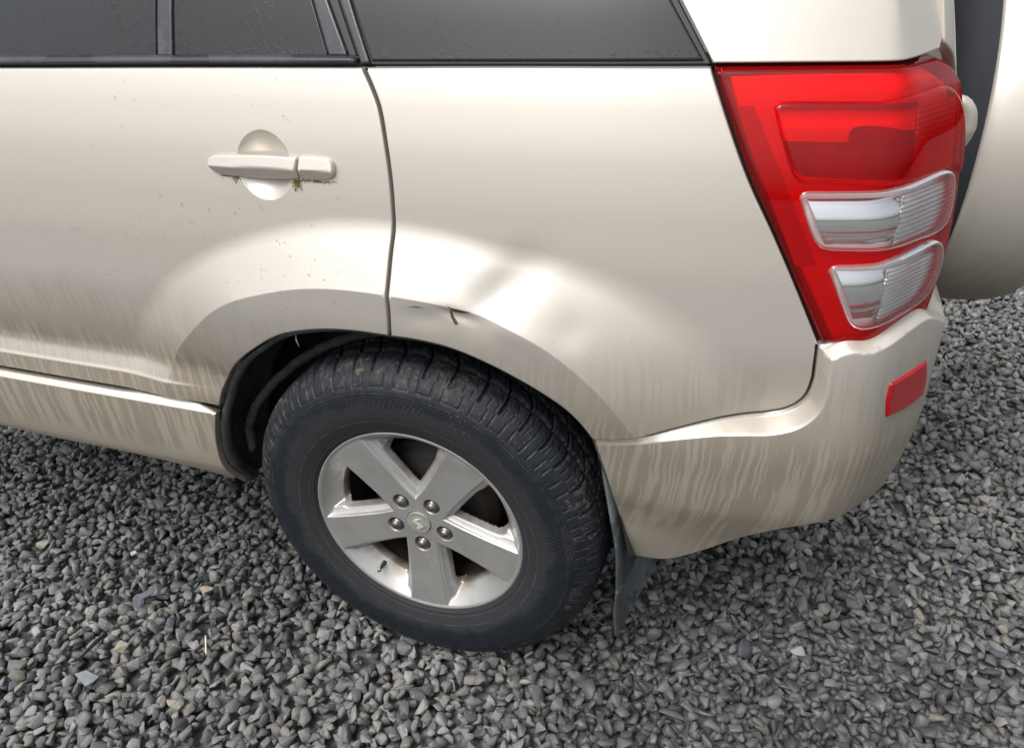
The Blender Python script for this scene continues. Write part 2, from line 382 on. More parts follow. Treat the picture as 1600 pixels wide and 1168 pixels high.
def rubber_material(name, c1, c2, dust=0.0):
    k = NT(name)
    P = k.n('ShaderNodeTexCoord').outputs['Object']
    a = k.noise(P, 14.0, 4, .62)
    wet = k.ramp(k.noise(P, 9.0, 5, .65, .4), .50, .53)
    col = k.mix(k.ramp(a, .35, .65), c1, c2)
    col = k.mix(k.math('MULTIPLY', wet, .55), col, (.012, .014, .018))
    if dust:
        d = k.ramp(k.noise(P, 40.0, 5, .75), .56, .72)
        col = k.mix(k.math('MULTIPLY', d, dust), col, (.16, .14, .11))
        s = k.ramp(k.noise(P, 420.0, 2, .6), .70, .76)
        reg = k.ramp(k.noise(P, 7.0, 3, .6), .52, .62)
        col = k.mix(k.math('MULTIPLY', s, reg), col, (.42, .33, .16))
    k.p(color=col, rough=k.ramp(wet, 0.0, 1.0, .56, .30), spec=.5)
    k.bump(k.noise(P, 260.0, 4, .7), .35, .0008)
    return k.m

PAINT = paint_material()
BLACK = simple('black_rubber_seal', (.02, .021, .023), .55, bump=.1)
GAPM = simple('dark_gap', (.012, .012, .012), .8)
TRIM = rubber_material('grey_window_trim', (.030, .034, .040), (.044, .049, .057))
GLASS_A = glass_material('tinted_glass_beaded', (.013, .0155, .018), .755, 120.0)
GLASS_B = glass_material('tinted_glass_dark', (.0145, .017, .020), .86, 160.0)
def tyre_material():
    k = NT('tyre_rubber')
    P = k.n('ShaderNodeTexCoord').outputs['Object']
    x, y, z = k.xyz(P)
    r = k.math('SQRT', k.math('ADD', k.math('MULTIPLY', x, x), k.math('MULTIPLY', z, z)))
    n = k.noise(P, 17.0, 5, .62)
    n3 = k.noise(P, 55.0, 4, .7)
    rr = k.math('MULTIPLY_ADD', k.math('SUBTRACT', n, .5), .05, r)
    rr = k.math('MULTIPLY_ADD', k.math('SUBTRACT', n3, .5), .05, rr)
    rr = k.math('MULTIPLY_ADD', z, -.05, rr)
    dry = k.ramp(rr, .296, .274)                      # chalky dry ring by the rim, wet rubber outside it
    col = k.mix(k.ramp(n3, .3, .7), (.0072, .0095, .0140), (.0130, .0158, .0210))
    col = k.mix(dry, col, (.0205, .0220, .0250))
    side = k.ramp(y, .03, -.004)
    scuff = k.math('MULTIPLY', k.ramp(k.noise(k.scale(P, 26, 26, 26), 1.0, 5, .7), .53, .66), k.ramp(r, .30, .345))
    col = k.mix(k.math('MULTIPLY', scuff, .45), col, (.045, .047, .05))
    mud = k.math('MULTIPLY', k.ramp(k.noise(P, 75.0, 5, .75), .52, .68), k.ramp(k.noise(P, 6.5, 3, .6), .44, .56))
    col = k.mix(k.math('MULTIPLY', k.math('MULTIPLY', mud, k.ramp(r, .315, .35)), .75), col, (.13, .105, .07))
    s = k.ramp(k.noise(P, 430.0, 2, .6), .68, .74)
    reg = k.math('MULTIPLY', k.ramp(k.math('ADD', x, z), .24, .36), k.ramp(k.noise(P, 9.0, 3, .6), .45, .56))
    col = k.mix(k.math('MULTIPLY', k.math('MULTIPLY', s, reg), k.ramp(r, .27, .30)), col, (.40, .33, .14))
    for rc, w_, f_ in ((.2590, .0009, .45), (.2395, .0008, .35), (.3200, .0008, .25)):
        ring = k.ramp(k.math('ABSOLUTE', k.math('SUBTRACT', r, rc)), w_, w_*.3)
        col = k.mix(k.math('MULTIPLY', k.math('MULTIPLY', ring, side), k.math('MULTIPLY', k.ramp(n3, .35, .6), f_)), col, (.14, .135, .125))
    k.p(color=col, rough=k.math('MAXIMUM', k.ramp(dry, 0.0, 1.0, .46, .68), k.ramp(r, .335, .355, .4, .62)), spec=.32)
    k.bump(k.noise(P, 300.0, 4, .7), .30, .0008)
    return k.m
TYRE = tyre_material()
LINER = rubber_material('arch_liner_plastic', (.022, .024, .026), (.035, .036, .036), .35)
FLANGE = rubber_material('dusty_arch_edging', (.05, .055, .06), (.075, .08, .08), .3)
FLAP = rubber_material('mud_flap_rubber', (.075, .088, .10), (.12, .135, .14), .25)

# ------------------------------------------------------------------ mesh helpers
def link(name, verts, faces, mat=None, parent=None, normals=None, smooth=True, loc=None):
    me = bpy.data.meshes.new(name)
    me.from_pydata([tuple(map(float, v)) for v in verts], [], [tuple(map(int, f)) for f in faces])
    me.validate()
    if smooth:
        me.polygons.foreach_set('use_smooth', [True]*len(me.polygons))
    if mat is not None:
        me.materials.append(mat)
    if normals is not None and len(normals) == len(me.vertices):
        me.normals_split_custom_set_from_vertices([tuple(map(float, n)) for n in normals])
    o = bpy.data.objects.new(name, me)
    COL.objects.link(o)
    if parent is not None:
        o.parent = parent
    if loc is not None:
        o.location = loc
    return o


def grid_mesh(P, mat, name, parent, close_u=False, close_v=False, mask=None, smooth=True, flip=False):
    """P[i, j] -> quads"""
    a, b = P.shape[:2]
    i = np.arange(a if close_u else a-1)[:, None]; j = np.arange(b if close_v else b-1)[None, :]
    i2 = (i+1) % a; j2 = (j+1) % b
    q = np.stack([i*b+j, i2*b+j, i2*b+j2, i*b+j2], -1)
    q = q[mask] if mask is not None else q.reshape(-1, 4)
    if flip:
        q = q[:, ::-1]
    V = P.reshape(-1, 3)
    used = np.unique(q); remap = np.full(len(V), -1); remap[used] = np.arange(len(used))
    V = V[used]; q = remap[q]
    me = bpy.data.meshes.new(name)
    me.vertices.add(len(V)); me.vertices.foreach_set('co', V.astype(np.float32).ravel())
    me.loops.add(q.size); me.loops.foreach_set('vertex_index', q.astype(np.int32).ravel())
    me.polygons.add(len(q)); me.polygons.foreach_set('loop_start', np.arange(0, q.size, 4, dtype=np.int32))
    me.polygons.foreach_set('loop_total', np.full(len(q), 4, np.int32))
    me.polygons.foreach_set('use_smooth', np.full(len(q), smooth))
    me.update(calc_edges=True)
    me.materials.append(mat)
    o = bpy.data.objects.new(name, me)
    COL.objects.link(o)
    o.parent = parent
    return o


def crom(pts, step):
    """resample a smooth segment through its points"""
    P = np.array(pts, float)
    if len(P) == 2:
        n = max(1, int(np.ceil(np.hypot(*(P[1]-P[0]))/step)))
        return [P[0]+(P[1]-P[0])*t for t in np.arange(n)/n]
    Q = np.vstack([2*P[0]-P[1], P, 2*P[-1]-P[-2]])
    out = []
    for i in range(len(P)-1):
        a, b, c, d = Q[i:i+4]
        t0 = 0; t1 = t0+max(1e-6, np.hypot(*(b-a)))**.5; t2 = t1+max(1e-6, np.hypot(*(c-b)))**.5; t3 = t2+max(1e-6, np.hypot(*(d-c)))**.5
        n = max(1, int(np.ceil(np.hypot(*(c-b))/step)))
        for t in t1+(t2-t1)*np.arange(n)/n:
            A1 = (t1-t)/(t1-t0)*a+(t-t0)/(t1-t0)*b
            A2 = (t2-t)/(t2-t1)*b+(t-t1)/(t2-t1)*c
            A3 = (t3-t)/(t3-t2)*c+(t-t2)/(t3-t2)*d
            B1 = (t2-t)/(t2-t0)*A1+(t-t0)/(t2-t0)*A2
            B2 = (t3-t)/(t3-t1)*A2+(t-t1)/(t3-t1)*A3
            out.append((t2-t)/(t2-t1)*B1+(t-t1)/(t2-t1)*B2)
    return out


def outline(segs, step=.007):
    out = []
    for s in segs:
        out += crom(s, step)
    P = np.array(out)
    A = .5*np.sum(P[:, 0]*np.roll(P[:, 1], -1)-np.roll(P[:, 0], -1)*P[:, 1])
    if A < 0:
        P = P[::-1]
    keep = np.hypot(*(P-np.roll(P, 1, 0)).T) > 1e-4
    return P[keep]


def inset(P, d):
    e = np.roll(P, -1, 0)-P
    e /= np.hypot(e[:, 0], e[:, 1])[:, None]
    n = np.stack([-e[:, 1], e[:, 0]], 1)
    m = n+np.roll(n, 1, 0)
    l = np.hypot(m[:, 0], m[:, 1])[:, None]
    m = m/np.maximum(l, .3)
    dots = np.maximum((m*n).sum(1), .5)[:, None]
    return P+m*d/dots


def s_normal(of, u, z, h=6e-4):
    a = to3(u+h, z, of(u+h, z))-to3(u-h, z, of(u-h, z))
    b = to3(u, z+h, of(u, z+h))-to3(u, z-h, of(u, z-h))
    n = np.cross(a, b)
    return n/np.linalg.norm(n, axis=1)[:, None]


def inside(P, x, y):
    r = np.zeros(len(x), bool)
    for i in range(len(P)):
        a, b = P[i-1], P[i]
        c = ((a[1] > y) != (b[1] > y))
        with np.errstate(divide='ignore', invalid='ignore'):
            xi = (b[0]-a[0])*(y-a[1])/(b[1]-a[1]+1e-15)+a[0]
        r ^= c & (x < xi)
    return r


ROUND = [(.0062, 0.0), (.0044, -.0004), (.0034, -.0013), (.0029, -.003), (.0029, -.016)]

def patch(name, segs, of, rings, step, mat, parent, extra=None, ostep=.007, off=0.0, closed=None, holes=(), guide=None):
    """a panel cut to its outline, lying on the body surface, with rounded turned-in edges"""
    O = outline(segs, ostep) if closed is None else closed
    f = (lambda u, z: of(u, z)+off)
    I = inset(O, rings[0][0])
    lo = I.min(0); hi = I.max(0)
    gu, gz = np.meshgrid(np.arange(lo[0], hi[0], step), np.arange(lo[1], hi[1], step*.87))
    gu = gu+(np.arange(gu.shape[0]) % 2)[:, None]*step*.5
    G = np.stack([gu.ravel(), gz.ravel()], 1)
    if extra is not None:
        G = np.vstack([G, extra])
    ok = inside(I, G[:, 0], G[:, 1])
    G = G[ok]
    if len(G):
        # keep clear of the rim
        dmin = np.full(len(G), 9.0)
        for c in range(0, len(G), 4000):
            g = G[c:c+4000]
            dmin[c:c+4000] = np.sqrt(((g[:, None, :]-I[None])**2).sum(-1)).min(1)
        G = G[dmin > min(step, ostep)*.45]
    if guide is not None:
        # rows of points that follow a fold; nothing else comes near them
        gd = guide[inside(inset(I, .0015), guide[:, 0], guide[:, 1])]
        near_ = np.full(len(G), 9.0)
        for c in range(0, len(G), 2000):
            near_[c:c+2000] = np.sqrt(((G[c:c+2000][:, None, :]-gd[None])**2).sum(-1)).min(1)
        G = np.vstack([G[near_ > .0036], gd])
    V2 = np.vstack([I, G]+[h for h in holes])
    n = len(I)
    ed = [(i, (i+1) % n) for i in range(n)]
    k0 = n+len(G)
    for h in holes:
        ed += [(k0+i, k0+(i+1) % len(h)) for i in range(len(h))]
        k0 += len(h)
    r = delaunay_2d_cdt([Vector(map(float, v)) for v in V2], ed, [list(range(n))], 1, 1e-7)
    vs = np.array([(v.x, v.y) for v in r[0]])
    faces = [tuple(t) for t in r[2]]
    if holes:
        cen = np.array([vs[list(t)].mean(0) for t in faces])
        bad = np.zeros(len(faces), bool)
        for h in holes:
            bad |= inside(h, cen[:, 0], cen[:, 1])
        faces = [t for t, q in zip(faces, bad) if not q]
    # map outline vertices to output vertices
    m = {}
    for k, src in enumerate(r[3]):
        for s in src:
            if s < n:
                m[s] = k
    V3 = to3(vs[:, 0], vs[:, 1], f(vs[:, 0], vs[:, 1]))
    N3 = s_normal(f, vs[:, 0], vs[:, 1])
    allV = [V3]; allN = [N3]
    prev = [m.get(i, 0) for i in range(n)]
    base_n = s_normal(f, O[:, 0], O[:, 1])
    bo = to3(O[:, 0], O[:, 1], f(O[:, 0], O[:, 1]))
    I3 = to3(I[:, 0], I[:, 1], f(I[:, 0], I[:, 1]))
    b = bo-I3
    if rings[0][0] <= 1e-6:
        II = inset(O, .002)
        b = bo-to3(II[:, 0], II[:, 1], f(II[:, 0], II[:, 1]))
    b -= (b*base_n).sum(1)[:, None]*base_n
    b /= np.linalg.norm(b, axis=1)[:, None]+1e-12
    cnt = len(V3)
    # make sure triangles face outwards
    ff = []
    for t in faces:
        a = V3[t[1]]-V3[t[0]]; c = V3[t[2]]-V3[t[0]]
        ff.append(t if np.dot(np.cross(a, c), N3[t[0]]) > 0 else t[::-1])
    faces = ff
    for k in range(1, len(rings)):
        ins, dO = rings[k]
        Q = inset(O, ins)
        q3 = to3(Q[:, 0], Q[:, 1], f(Q[:, 0], Q[:, 1])+dO)
        # profile direction round this ring
        i0 = rings[k-1]; i1 = rings[min(k+1, len(rings)-1)]
        tx = -(i1[0]-i0[0]); ty = i1[1]-i0[1]
        L_ = math.hypot(tx, ty)+1e-9; tx /= L_; ty /= L_
        nn = base_n*tx+b*(-ty)
        allV.append(q3); allN.append(nn)
        cur = list(range(cnt, cnt+n)); cnt += n
        for i in range(n):
            j = (i+1) % n
            faces.append((prev[i], cur[i], cur[j], prev[j]))
        prev = cur
    V = np.vstack(allV); Nn = np.vstack(allN)
    return link(name, V, faces, mat, parent, Nn)


def ribbon(name, pts, half, off, of, mat, parent, thick=.004):
    """dark rubber strip lying behind a panel joint"""
    P = np.array(crom(pts, .008)+[pts[-1]], float)
    t = np.gradient(P, axis=0); t /= np.hypot(t[:, 0], t[:, 1])[:, None]+1e-12
    n = np.stack([-t[:, 1], t[:, 0]], 1)
    cols = []
    for s, o in ((-1, -thick), (-1, 0), (1, 0), (1, -thick)):
        Q = P+n*half*s
        cols.append(to3(Q[:, 0], Q[:, 1], of(P[:, 0], P[:, 1])+off+o))
    return grid_mesh(np.stack(cols, 1), mat, name, parent, close_v=True)


def tube(name, pts, rad, mat, parent, seg=8):
    P = np.array(pts, float)
    T = np.gradient(P, axis=0); T /= np.linalg.norm(T, axis=1)[:, None]+1e-12
    rad = np.broadcast_to(rad, len(P))
    up = np.array([.3, .2, 1.0])
    A = np.cross(T, up); A /= np.linalg.norm(A, axis=1)[:, None]
    B = np.cross(T, A)
    a = np.linspace(0, 2*np.pi, seg, endpoint=False)
    R_ = P[:, None]+(A[:, None]*np.cos(a)[None, :, None]+B[:, None]*np.sin(a)[None, :, None])*rad[:, None, None]
    P2 = np.concatenate([np.repeat(P[:1, None], seg, 1), R_, np.repeat(P[-1:, None], seg, 1)])
    return grid_mesh(P2, mat, name, parent, close_v=True)


def lathe_y(name, prof, mat, parent, n=96, off=(0, 0, 0), a0=0, a1=2*math.pi):
    """profile of (y, r) turned about the y axis"""
    full = abs(a1-a0-2*math.pi) < 1e-6
    a = np.linspace(a0, a1, n, endpoint=not full)
    pr = np.array(prof)
    P = np.stack([pr[None, :, 1]*np.cos(a)[:, None], np.broadcast_to(pr[None, :, 0], (n, len(pr))), pr[None, :, 1]*np.sin(a)[:, None]], -1)+np.array(off)
    return grid_mesh(P, mat, name, parent, close_u=full)

# ------------------------------------------------------------------ ground
def ground_material():
    k = NT('damp_soil_and_fines')
    P = k.pos()
    v = k.n('ShaderNodeTexVoronoi', Vector=P, Scale=48.0)
    g = k.noise(P, 220.0, 4, .7)
    c = k.mix(k.n('ShaderNodeSeparateColor', i0=v.outputs['Color']).outputs[0], (.10, .105, .11), (.25, .245, .235))
    edge = k.ramp(v.outputs['Distance'], .30, .62)
    c = k.mix(k.math('MULTIPLY', edge, .75), c, (.035, .034, .033))
    c = k.mix(k.ramp(g, .35, .7, 0, .4), c, (.06, .058, .055))
    k.p(color=c, rough=.75)
    k.bump(k.math('SUBTRACT', 1.0, v.outputs['Distance']), .8, .012)
    return k.m

GZ = -.030
gp = []
S_ = 260.0
rings_ = np.unique(np.concatenate([np.linspace(-4, 4, 41), np.array([-S_, -120, -60, -30, -15, -8, 8, 15, 30, 60, 120, S_])]))
gx, gy = np.meshgrid(rings_, rings_, indexing='ij')
gz = GZ-.016+.004*np.sin(gx*2.1+.4)*np.cos(gy*1.7)*(np.abs(gx) < 5)*(np.abs(gy) < 5)
ground = grid_mesh(np.stack([gx, gy, gz], -1), ground_material(), 'ground', None)
ground['kind'] = 'structure'

# ------------------------------------------------------------------ gravel
def stone_shape(rng, n_pts, bevel):
    """crushed stone: hull of scattered points, its arrises knocked off"""
    bm = bmesh.new()
    sc_ = np.array([rng.uniform(.9, 1.35), rng.uniform(.75, 1.0), rng.uniform(.55, .85)])
    for _i in range(n_pts):
        v = rng.normal(size=3); v /= np.linalg.norm(v)
        v = np.sign(v)*np.abs(v)**.8
        bm.verts.new(v*rng.uniform(.86, 1.05)*sc_)
    bmesh.ops.convex_hull(bm, input=bm.verts)
    loose = [v for v in bm.verts if not v.link_faces]
    bmesh.ops.delete(bm, geom=loose, context='VERTS')
    bmesh.ops.dissolve_limit(bm, angle_limit=math.radians(16), verts=bm.verts, edges=bm.edges)
    if bevel:
        bmesh.ops.bevel(bm, geom=list(bm.edges), offset=bevel, segments=1, affect='EDGES', clamp_overlap=True)
    bmesh.ops.triangulate(bm, faces=bm.faces)
    bm.verts.index_update()
    V = np.array([v.co[:] for v in bm.verts]); F = np.array([[v.index for v in f.verts] for f in bm.faces])
    bm.free()
    return V, F


def stones(name, pts, size, col, wet, templates, mat):
    n = len(pts)
    rng = RNG
    ti = rng.integers(0, len(templates), n)
    allv = []; allf = []; allc = []; base = 0
    for k, (V, F) in enumerate(templates):
        sel = np.where(ti == k)[0]
        if not len(sel):
            continue
        m = len(sel)
        # random orientation mostly about z, with a tilt
        a = rng.uniform(0, 2*np.pi, m); b = rng.normal(0, .55, m); c = rng.normal(0, .55, m)
        ca, sa, cb, sb, cc, sc = np.cos(a), np.sin(a), np.cos(b), np.sin(b), np.cos(c), np.sin(c)
        Rz = np.zeros((m, 3, 3)); Rz[:, 0, 0] = ca; Rz[:, 0, 1] = -sa; Rz[:, 1, 0] = sa; Rz[:, 1, 1] = ca; Rz[:, 2, 2] = 1
        Rx = np.zeros((m, 3, 3)); Rx[:, 0, 0] = 1; Rx[:, 1, 1] = cb; Rx[:, 1, 2] = -sb; Rx[:, 2, 1] = sb; Rx[:, 2, 2] = cb
        Ry = np.zeros((m, 3, 3)); Ry[:, 1, 1] = 1; Ry[:, 0, 0] = cc; Ry[:, 0, 2] = sc; Ry[:, 2, 0] = -sc; Ry[:, 2, 2] = cc
        R_ = Rz@Rx@Ry
        W = np.einsum('mij,vj->mvi', R_, V)*size[sel][:, None, None]+pts[sel][:, None, :]
        allv.append(W.reshape(-1, 3))
        f = F[None]+(np.arange(m)*len(V))[:, None, None]+base
        allf.append(f.reshape(-1, 3)); base += m*len(V)
        cc4 = np.concatenate([col[sel], wet[sel][:, None]], 1)
        allc.append(np.repeat(cc4, len(V), 0))
    V = np.concatenate(allv).astype(np.float32); F = np.concatenate(allf).astype(np.int32); C4 = np.concatenate(allc).astype(np.float32)
    me = bpy.data.meshes.new(name)
    me.vertices.add(len(V)); me.vertices.foreach_set('co', V.ravel())
    me.loops.add(F.size); me.loops.foreach_set('vertex_index', F.ravel())
    me.polygons.add(len(F)); me.polygons.foreach_set('loop_start', np.arange(0, F.size, 3, dtype=np.int32))
    me.polygons.foreach_set('loop_total', np.full(len(F), 3, np.int32))
    me.update(calc_edges=True)
    ca_ = me.color_attributes.new('stone', 'FLOAT_COLOR', 'POINT')
    ca_.data.foreach_set('color', C4.ravel())
    me.materials.append(mat)
    o = bpy.data.objects.new(name, me)
    COL.objects.link(o)
    return o


def stone_material():
    k = NT('crushed_stone')
    at = k.n('ShaderNodeAttribute', _attribute_name='stone')
    P = k.pos()
    g = k.noise(P, 260.0, 4, .7)
    c = k.mix(k.ramp(g, .3, .7), k.mix(.35, at.outputs['Color'], (.05, .05, .05)), at.outputs['Color'])
    vein = k.ramp(k.noise(P, 120.0, 3, .6, 1.2), .60, .66)
    c = k.mix(k.math('MULTIPLY', vein, .35), c, (.42, .41, .39))
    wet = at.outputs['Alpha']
    c = k.mix(wet, c, k.mix(.55, c, (.012, .014, .016)))  # alpha darkens the stone: wetness together with painted shade
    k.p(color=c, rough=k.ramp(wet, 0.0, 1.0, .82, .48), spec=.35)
    k.bump(k.noise(P, 700.0, 3, .7), .35, .0008)
    return k.m

STONE = stone_material()

def vnoise(x, y, s, seed):
    """cheap value noise"""
    x = x*s; y = y*s
    xi = np.floor(x).astype(int); yi = np.floor(y).astype(int)
    fx = sm(x-xi); fy = sm(y-yi)
    def h(i, j):
        v = np.sin(i*127.1+j*311.7+seed*74.7)*43758.5453
        return v-np.floor(v)
    return (h(xi, yi)*(1-fx)+h(xi+1, yi)*fx)*(1-fy)+(h(xi, yi+1)*(1-fx)+h(xi+1, yi+1)*fx)*fy


def scatter(x0, x1, y0, y1, sp, jit):
    nx = int((x1-x0)/sp); ny = int((y1-y0)/(sp*.87))
    X, Y = np.meshgrid(x0+np.arange(nx)*sp, y0+np.arange(ny)*sp*.87)
    X = X+(np.arange(ny) % 2)[:, None]*sp*.5
    X = X.ravel()+RNG.uniform(-jit, jit, X.size)*sp; Y = Y.ravel()+RNG.uniform(-jit, jit, Y.size)*sp
    return X, Y


def near_view(x, y, m=.30):
    """only where the photograph, or a step aside from it, could see the ground"""
    keep = np.ones(len(x), bool)
    keep &= ~((y > .75) & (x < .45))
    keep &= ~((y > 2.1) & (x < .9))
    keep &= ~((y < -.60) & (x < .3)) | (y > -.85)
    # line of sight limits, generous
    keep &= y > -.95+np.clip((x-.1)*.35, 0, .9)
    keep &= y < 3.5
    keep &= x > -3.0
    keep &= y > (x-2.2)*.75-.35
    return keep

templA = [stone_shape(RNG, 10, .065) for _ in range(40)]
templB = [stone_shape(RNG, 10, 0) for _ in range(40)]
print('tris', np.mean([len(f) for v, f in templA]), np.mean([len(f) for v, f in templB]))

def gravel():
    for layer in range(3):
        sp = (.0285, .0295, .0330)[layer]
        X, Y = scatter(-3.0, 4.2, -.95, 3.5, sp, .42)
        k = near_view(X, Y)
        X, Y = X[k], Y[k]
        n = len(X)
        if layer:
            k = RNG.uniform(0, 1, n) < (.82, .60)[layer-1]
            X, Y = X[k], Y[k]; n = len(X)
        big = RNG.uniform(0, 1, n)
        size = (.0118+.0075*RNG.uniform(0, 1, n)+.0050*(big > .88)-.0030*(big < .12))*(.95, 1.0, 1.03)[layer]
        hill = .007*(vnoise(X, Y, 4.5, 3)-.5)+.006*(vnoise(X, Y, 11, 8)-.5)
        Z = -.0320+layer*.0095+hill+RNG.normal(0, .0018, n)
        # a bare, muddy patch right of the bumper
        mud = np.exp(-((X-1.02)/.16)**2-((Y-.62)/.42)**2)+np.exp(-((X-1.35)/.22)**2-((Y-1.5)/.25)**2)
        k = RNG.uniform(0, 1, n) > mud*.55*(layer > 0)
        X, Y, Z, size, n = X[k], Y[k], Z[k]-mud[k]*.004, size[k], int(k.sum())
        g = np.clip(RNG.normal(.185, .045, n), .08, .34)
        tone = RNG.uniform(0, 1, n)
        C = np.stack([g, g*1.01, g*.995], 1)
        C[tone < .16] *= np.array([.55, .59, .66])
        C[(tone > .16) & (tone < .27)] *= np.array([1.05, 1.0, .92])
        C[(tone > .988)] *= np.array([1.18, 1.08, .92])
        C[(tone > .979) & (tone < .985)] = .32
        # run-off wetness plus shade put into the stone colour, under bumper's edge and sill
        wet_shade = np.exp(-(np.clip(np.abs(X-.72)-.30, 0, 9)/.14)**2-((Y-.02)/.38)**2)
        wet_shade = np.maximum(wet_shade, .75*np.exp(-((Y-.12)/.20)**2)*(X < -.3))
        wet_shade = wet_shade*1.05+(vnoise(X, Y, 5, 21)-.5)*.6+.05
        wet = np.clip(wet_shade+RNG.normal(0, .22, n), 0, 1)
        near = (Y < 1.0) & (X < 1.5) & (layer > 0)
        pts = np.stack([X, Y, Z], 1)
        yield pts, size, C, wet, near

parts = list(gravel())
cat = lambda i: np.concatenate([p_[i] for p_ in parts])
gpts, gsize, gcol, gwet_shade, gnear = cat(0), cat(1), cat(2), cat(3), cat(4)
# stones one can pick out by eye get their own place further down; clear it
CLEAR = []
print('stones', len(gpts), 'near', int(gnear.sum()))
g1 = stones('gravel', gpts[gnear], gsize[gnear], gcol[gnear], gwet_shade[gnear], templA, STONE)
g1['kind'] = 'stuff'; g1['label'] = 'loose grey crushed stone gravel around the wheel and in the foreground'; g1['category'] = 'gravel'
g2 = stones('gravel', gpts[~gnear], gsize[~gnear], gcol[~gnear], gwet_shade[~gnear], templB, STONE)
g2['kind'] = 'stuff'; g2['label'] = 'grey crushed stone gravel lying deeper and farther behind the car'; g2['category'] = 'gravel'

# ------------------------------------------------------------------ the car
car = bpy.data.objects.new('car', None)
COL.objects.link(car)
car.location = (0, 0, GZ)
car['label'] = 'champagne beige SUV with dented rear wheel arch parked on grey gravel'
car['category'] = 'car'
body = bpy.data.objects.new('tmp', None)

def under(o, parent):
    """parent while keeping the mesh in world coordinates"""
    return o

CARM = car

def crease_pts(lo, hi):
    pts = []
    for ph in np.arange(lo, hi, .35):
        r0 = curve(np.array([ph]), R_IN)[0]
        for dr in (-.0075, -.0040, -.0012, .0012, .0040, .0075):
            pts.append(((r0+dr)*math.cos(math.radians(ph)), HUB+(r0+dr)*math.sin(math.radians(ph))))
    return np.array(pts)

# ---- door with cup and handle
CUP = (-.1965, 1.0575, .0535, .0545)
HANDZ = 1.026
def door_o(u, z):
    o = body_o(u, z)
    q = np.sqrt(((u-CUP[0])/CUP[2])**2+((z-CUP[1])/CUP[3])**2)
    o = o - .021*np.clip(1-np.clip(q, 0, 1)**2, 0, 1)*sm((1-q)/.05)
    return o

ex = np.stack(np.meshgrid(np.arange(-.262, -.130, .0020), np.arange(.995, 1.122, .0020)), -1).reshape(-1, 2)
P2 = lambda **k: k
door = patch('rear_door', L['rear_door'], door_o, ROUND, .0065, PAINT, CARM, extra=ex, guide=crease_pts(86, 160))

def dent_pts():
    return np.stack(np.meshgrid(np.arange(.03, .36, .0032), np.arange(.79, .97, .0032)), -1).reshape(-1, 2)

quarter = patch('quarter_panel', L['quarter_panel'], body_o, ROUND, .0062, PAINT, CARM, extra=dent_pts(), guide=crease_pts(30, 92))

def sill_o(u, z):
    o = curve(z, [(.57, .004), (.545, .004), (.50, .003), (.44, -.002), (.40, -.010), (.37, -.024), (.34, -.045)])
    q = np.clip((np.abs(.5635-z)-.001)/.0125, 0, 1)
    return o - .013*(1-np.where(q < .8, q/.9, 1-(1-q)**2/.36))

sgx, sgz = np.meshgrid(np.arange(-1.6, -.44, .006), .5625-np.array([.005, .0075, .0095, .0115, .0135, .016, .020]))
sill = patch('sill_panel', L['sill'], sill_o, [(.0042, 0.0), (.0028, -.0005), (.0019, -.0014), (.0015, -.003), (.0015, -.014)], .0075, PAINT, CARM, guide=np.stack([sgx.ravel(), sgz.ravel()], 1))
SEAM = np.array(crom(L['bumper'][0], .006)+crom(L['bumper'][1], .006)+crom(L['bumper'][2][:-1], .01)+[L['bumper'][2][-1]])
def seam_pts():
    out = []
    for a, b in zip(SEAM[:-1], SEAM[1:]):
        if a[0] > 1.0:
            break
        e = b-a; l = math.hypot(*e)+1e-9; n = np.array([e[1], -e[0]])/l
        for d in (.0058, .0085, .0112, .0132, .0145, .0175, .021):
            out.append(a+n*d)
    return np.array(out)
TIGHT = [(.0042, 0.0), (.0028, -.0005), (.0019, -.0014), (.0015, -.003), (.0015, -.014)]
bumper = patch('rear_bumper', L['bumper'], bumper_o, TIGHT, .0065, PAINT, CARM, guide=seam_pts(), ostep=.005)
pillar = patch('pillar_panel', L['pillar_panel'], pillar_o, TIGHT, .008, PAINT, CARM)

# dark rubber behind the joints
for nm, seg in (('door_seal', L['rear_door'][1]), ('bumper_seal', L['bumper'][0][:-1]+L['bumper'][1]), ('lamp_seal', L['quarter_panel'][1])):
    ribbon(nm, seg, .010, -.019, body_o, GAPM, CARM)
ribbon('sill_seal', L['rear_door'][3], .016, -.024, body_o, GAPM, CARM)
ribbon('lamp_seal', L['pillar_panel'][1], .007, -.016, lamp_o, GAPM, CARM)
ribbon('lamp_seal', [(.69, .832), (.72, .832), (.777, .828), (.85, .829), (.95, .83)], .008, -.018, bumper_o, GAPM, CARM)

# ---- windows
THIN = [(.004, 0.0), (.0015, -.0006), (.0004, -.002), (0.0, -.006)]
FLATR = [(.002, 0.0), (0.0, -.001), (0.0, -.006)]
patch('door_glass', L['glass_front'], win_o, FLATR, .02, GLASS_A, CARM, off=-.004)
patch('door_glass', L['glass_mid'], win_o, FLATR, .02, GLASS_A, CARM, off=-.004)
patch('division_bar', L['division'], win_o, THIN, .012, TRIM, CARM, off=.001)
patch('door_frame', L['door_frame'], win_o, THIN, .012, TRIM, CARM, off=.001)
patch('frame_seal', L['frame_seal'], win_o, FLATR, .012, BLACK, CARM, off=-.006)
patch('glass_trim', L['glass_trim'], win_o, THIN, .012, TRIM, CARM, off=.001)
patch('side_glass', L['side_glass'], win_o, THIN, .02, GLASS_B, CARM, off=-.001)
patch('glass_rubber', L['glass_rubber'], win_o, FLATR, .015, BLACK, CARM, off=-.005)
patch('belt_moulding', L['belt_moulding'], win_o, [(.006, 0.0), (.0035, -.0010), (.0014, -.003), (0.0, -.007), (0, -.014)], .01, TRIM, CARM, off=.006)
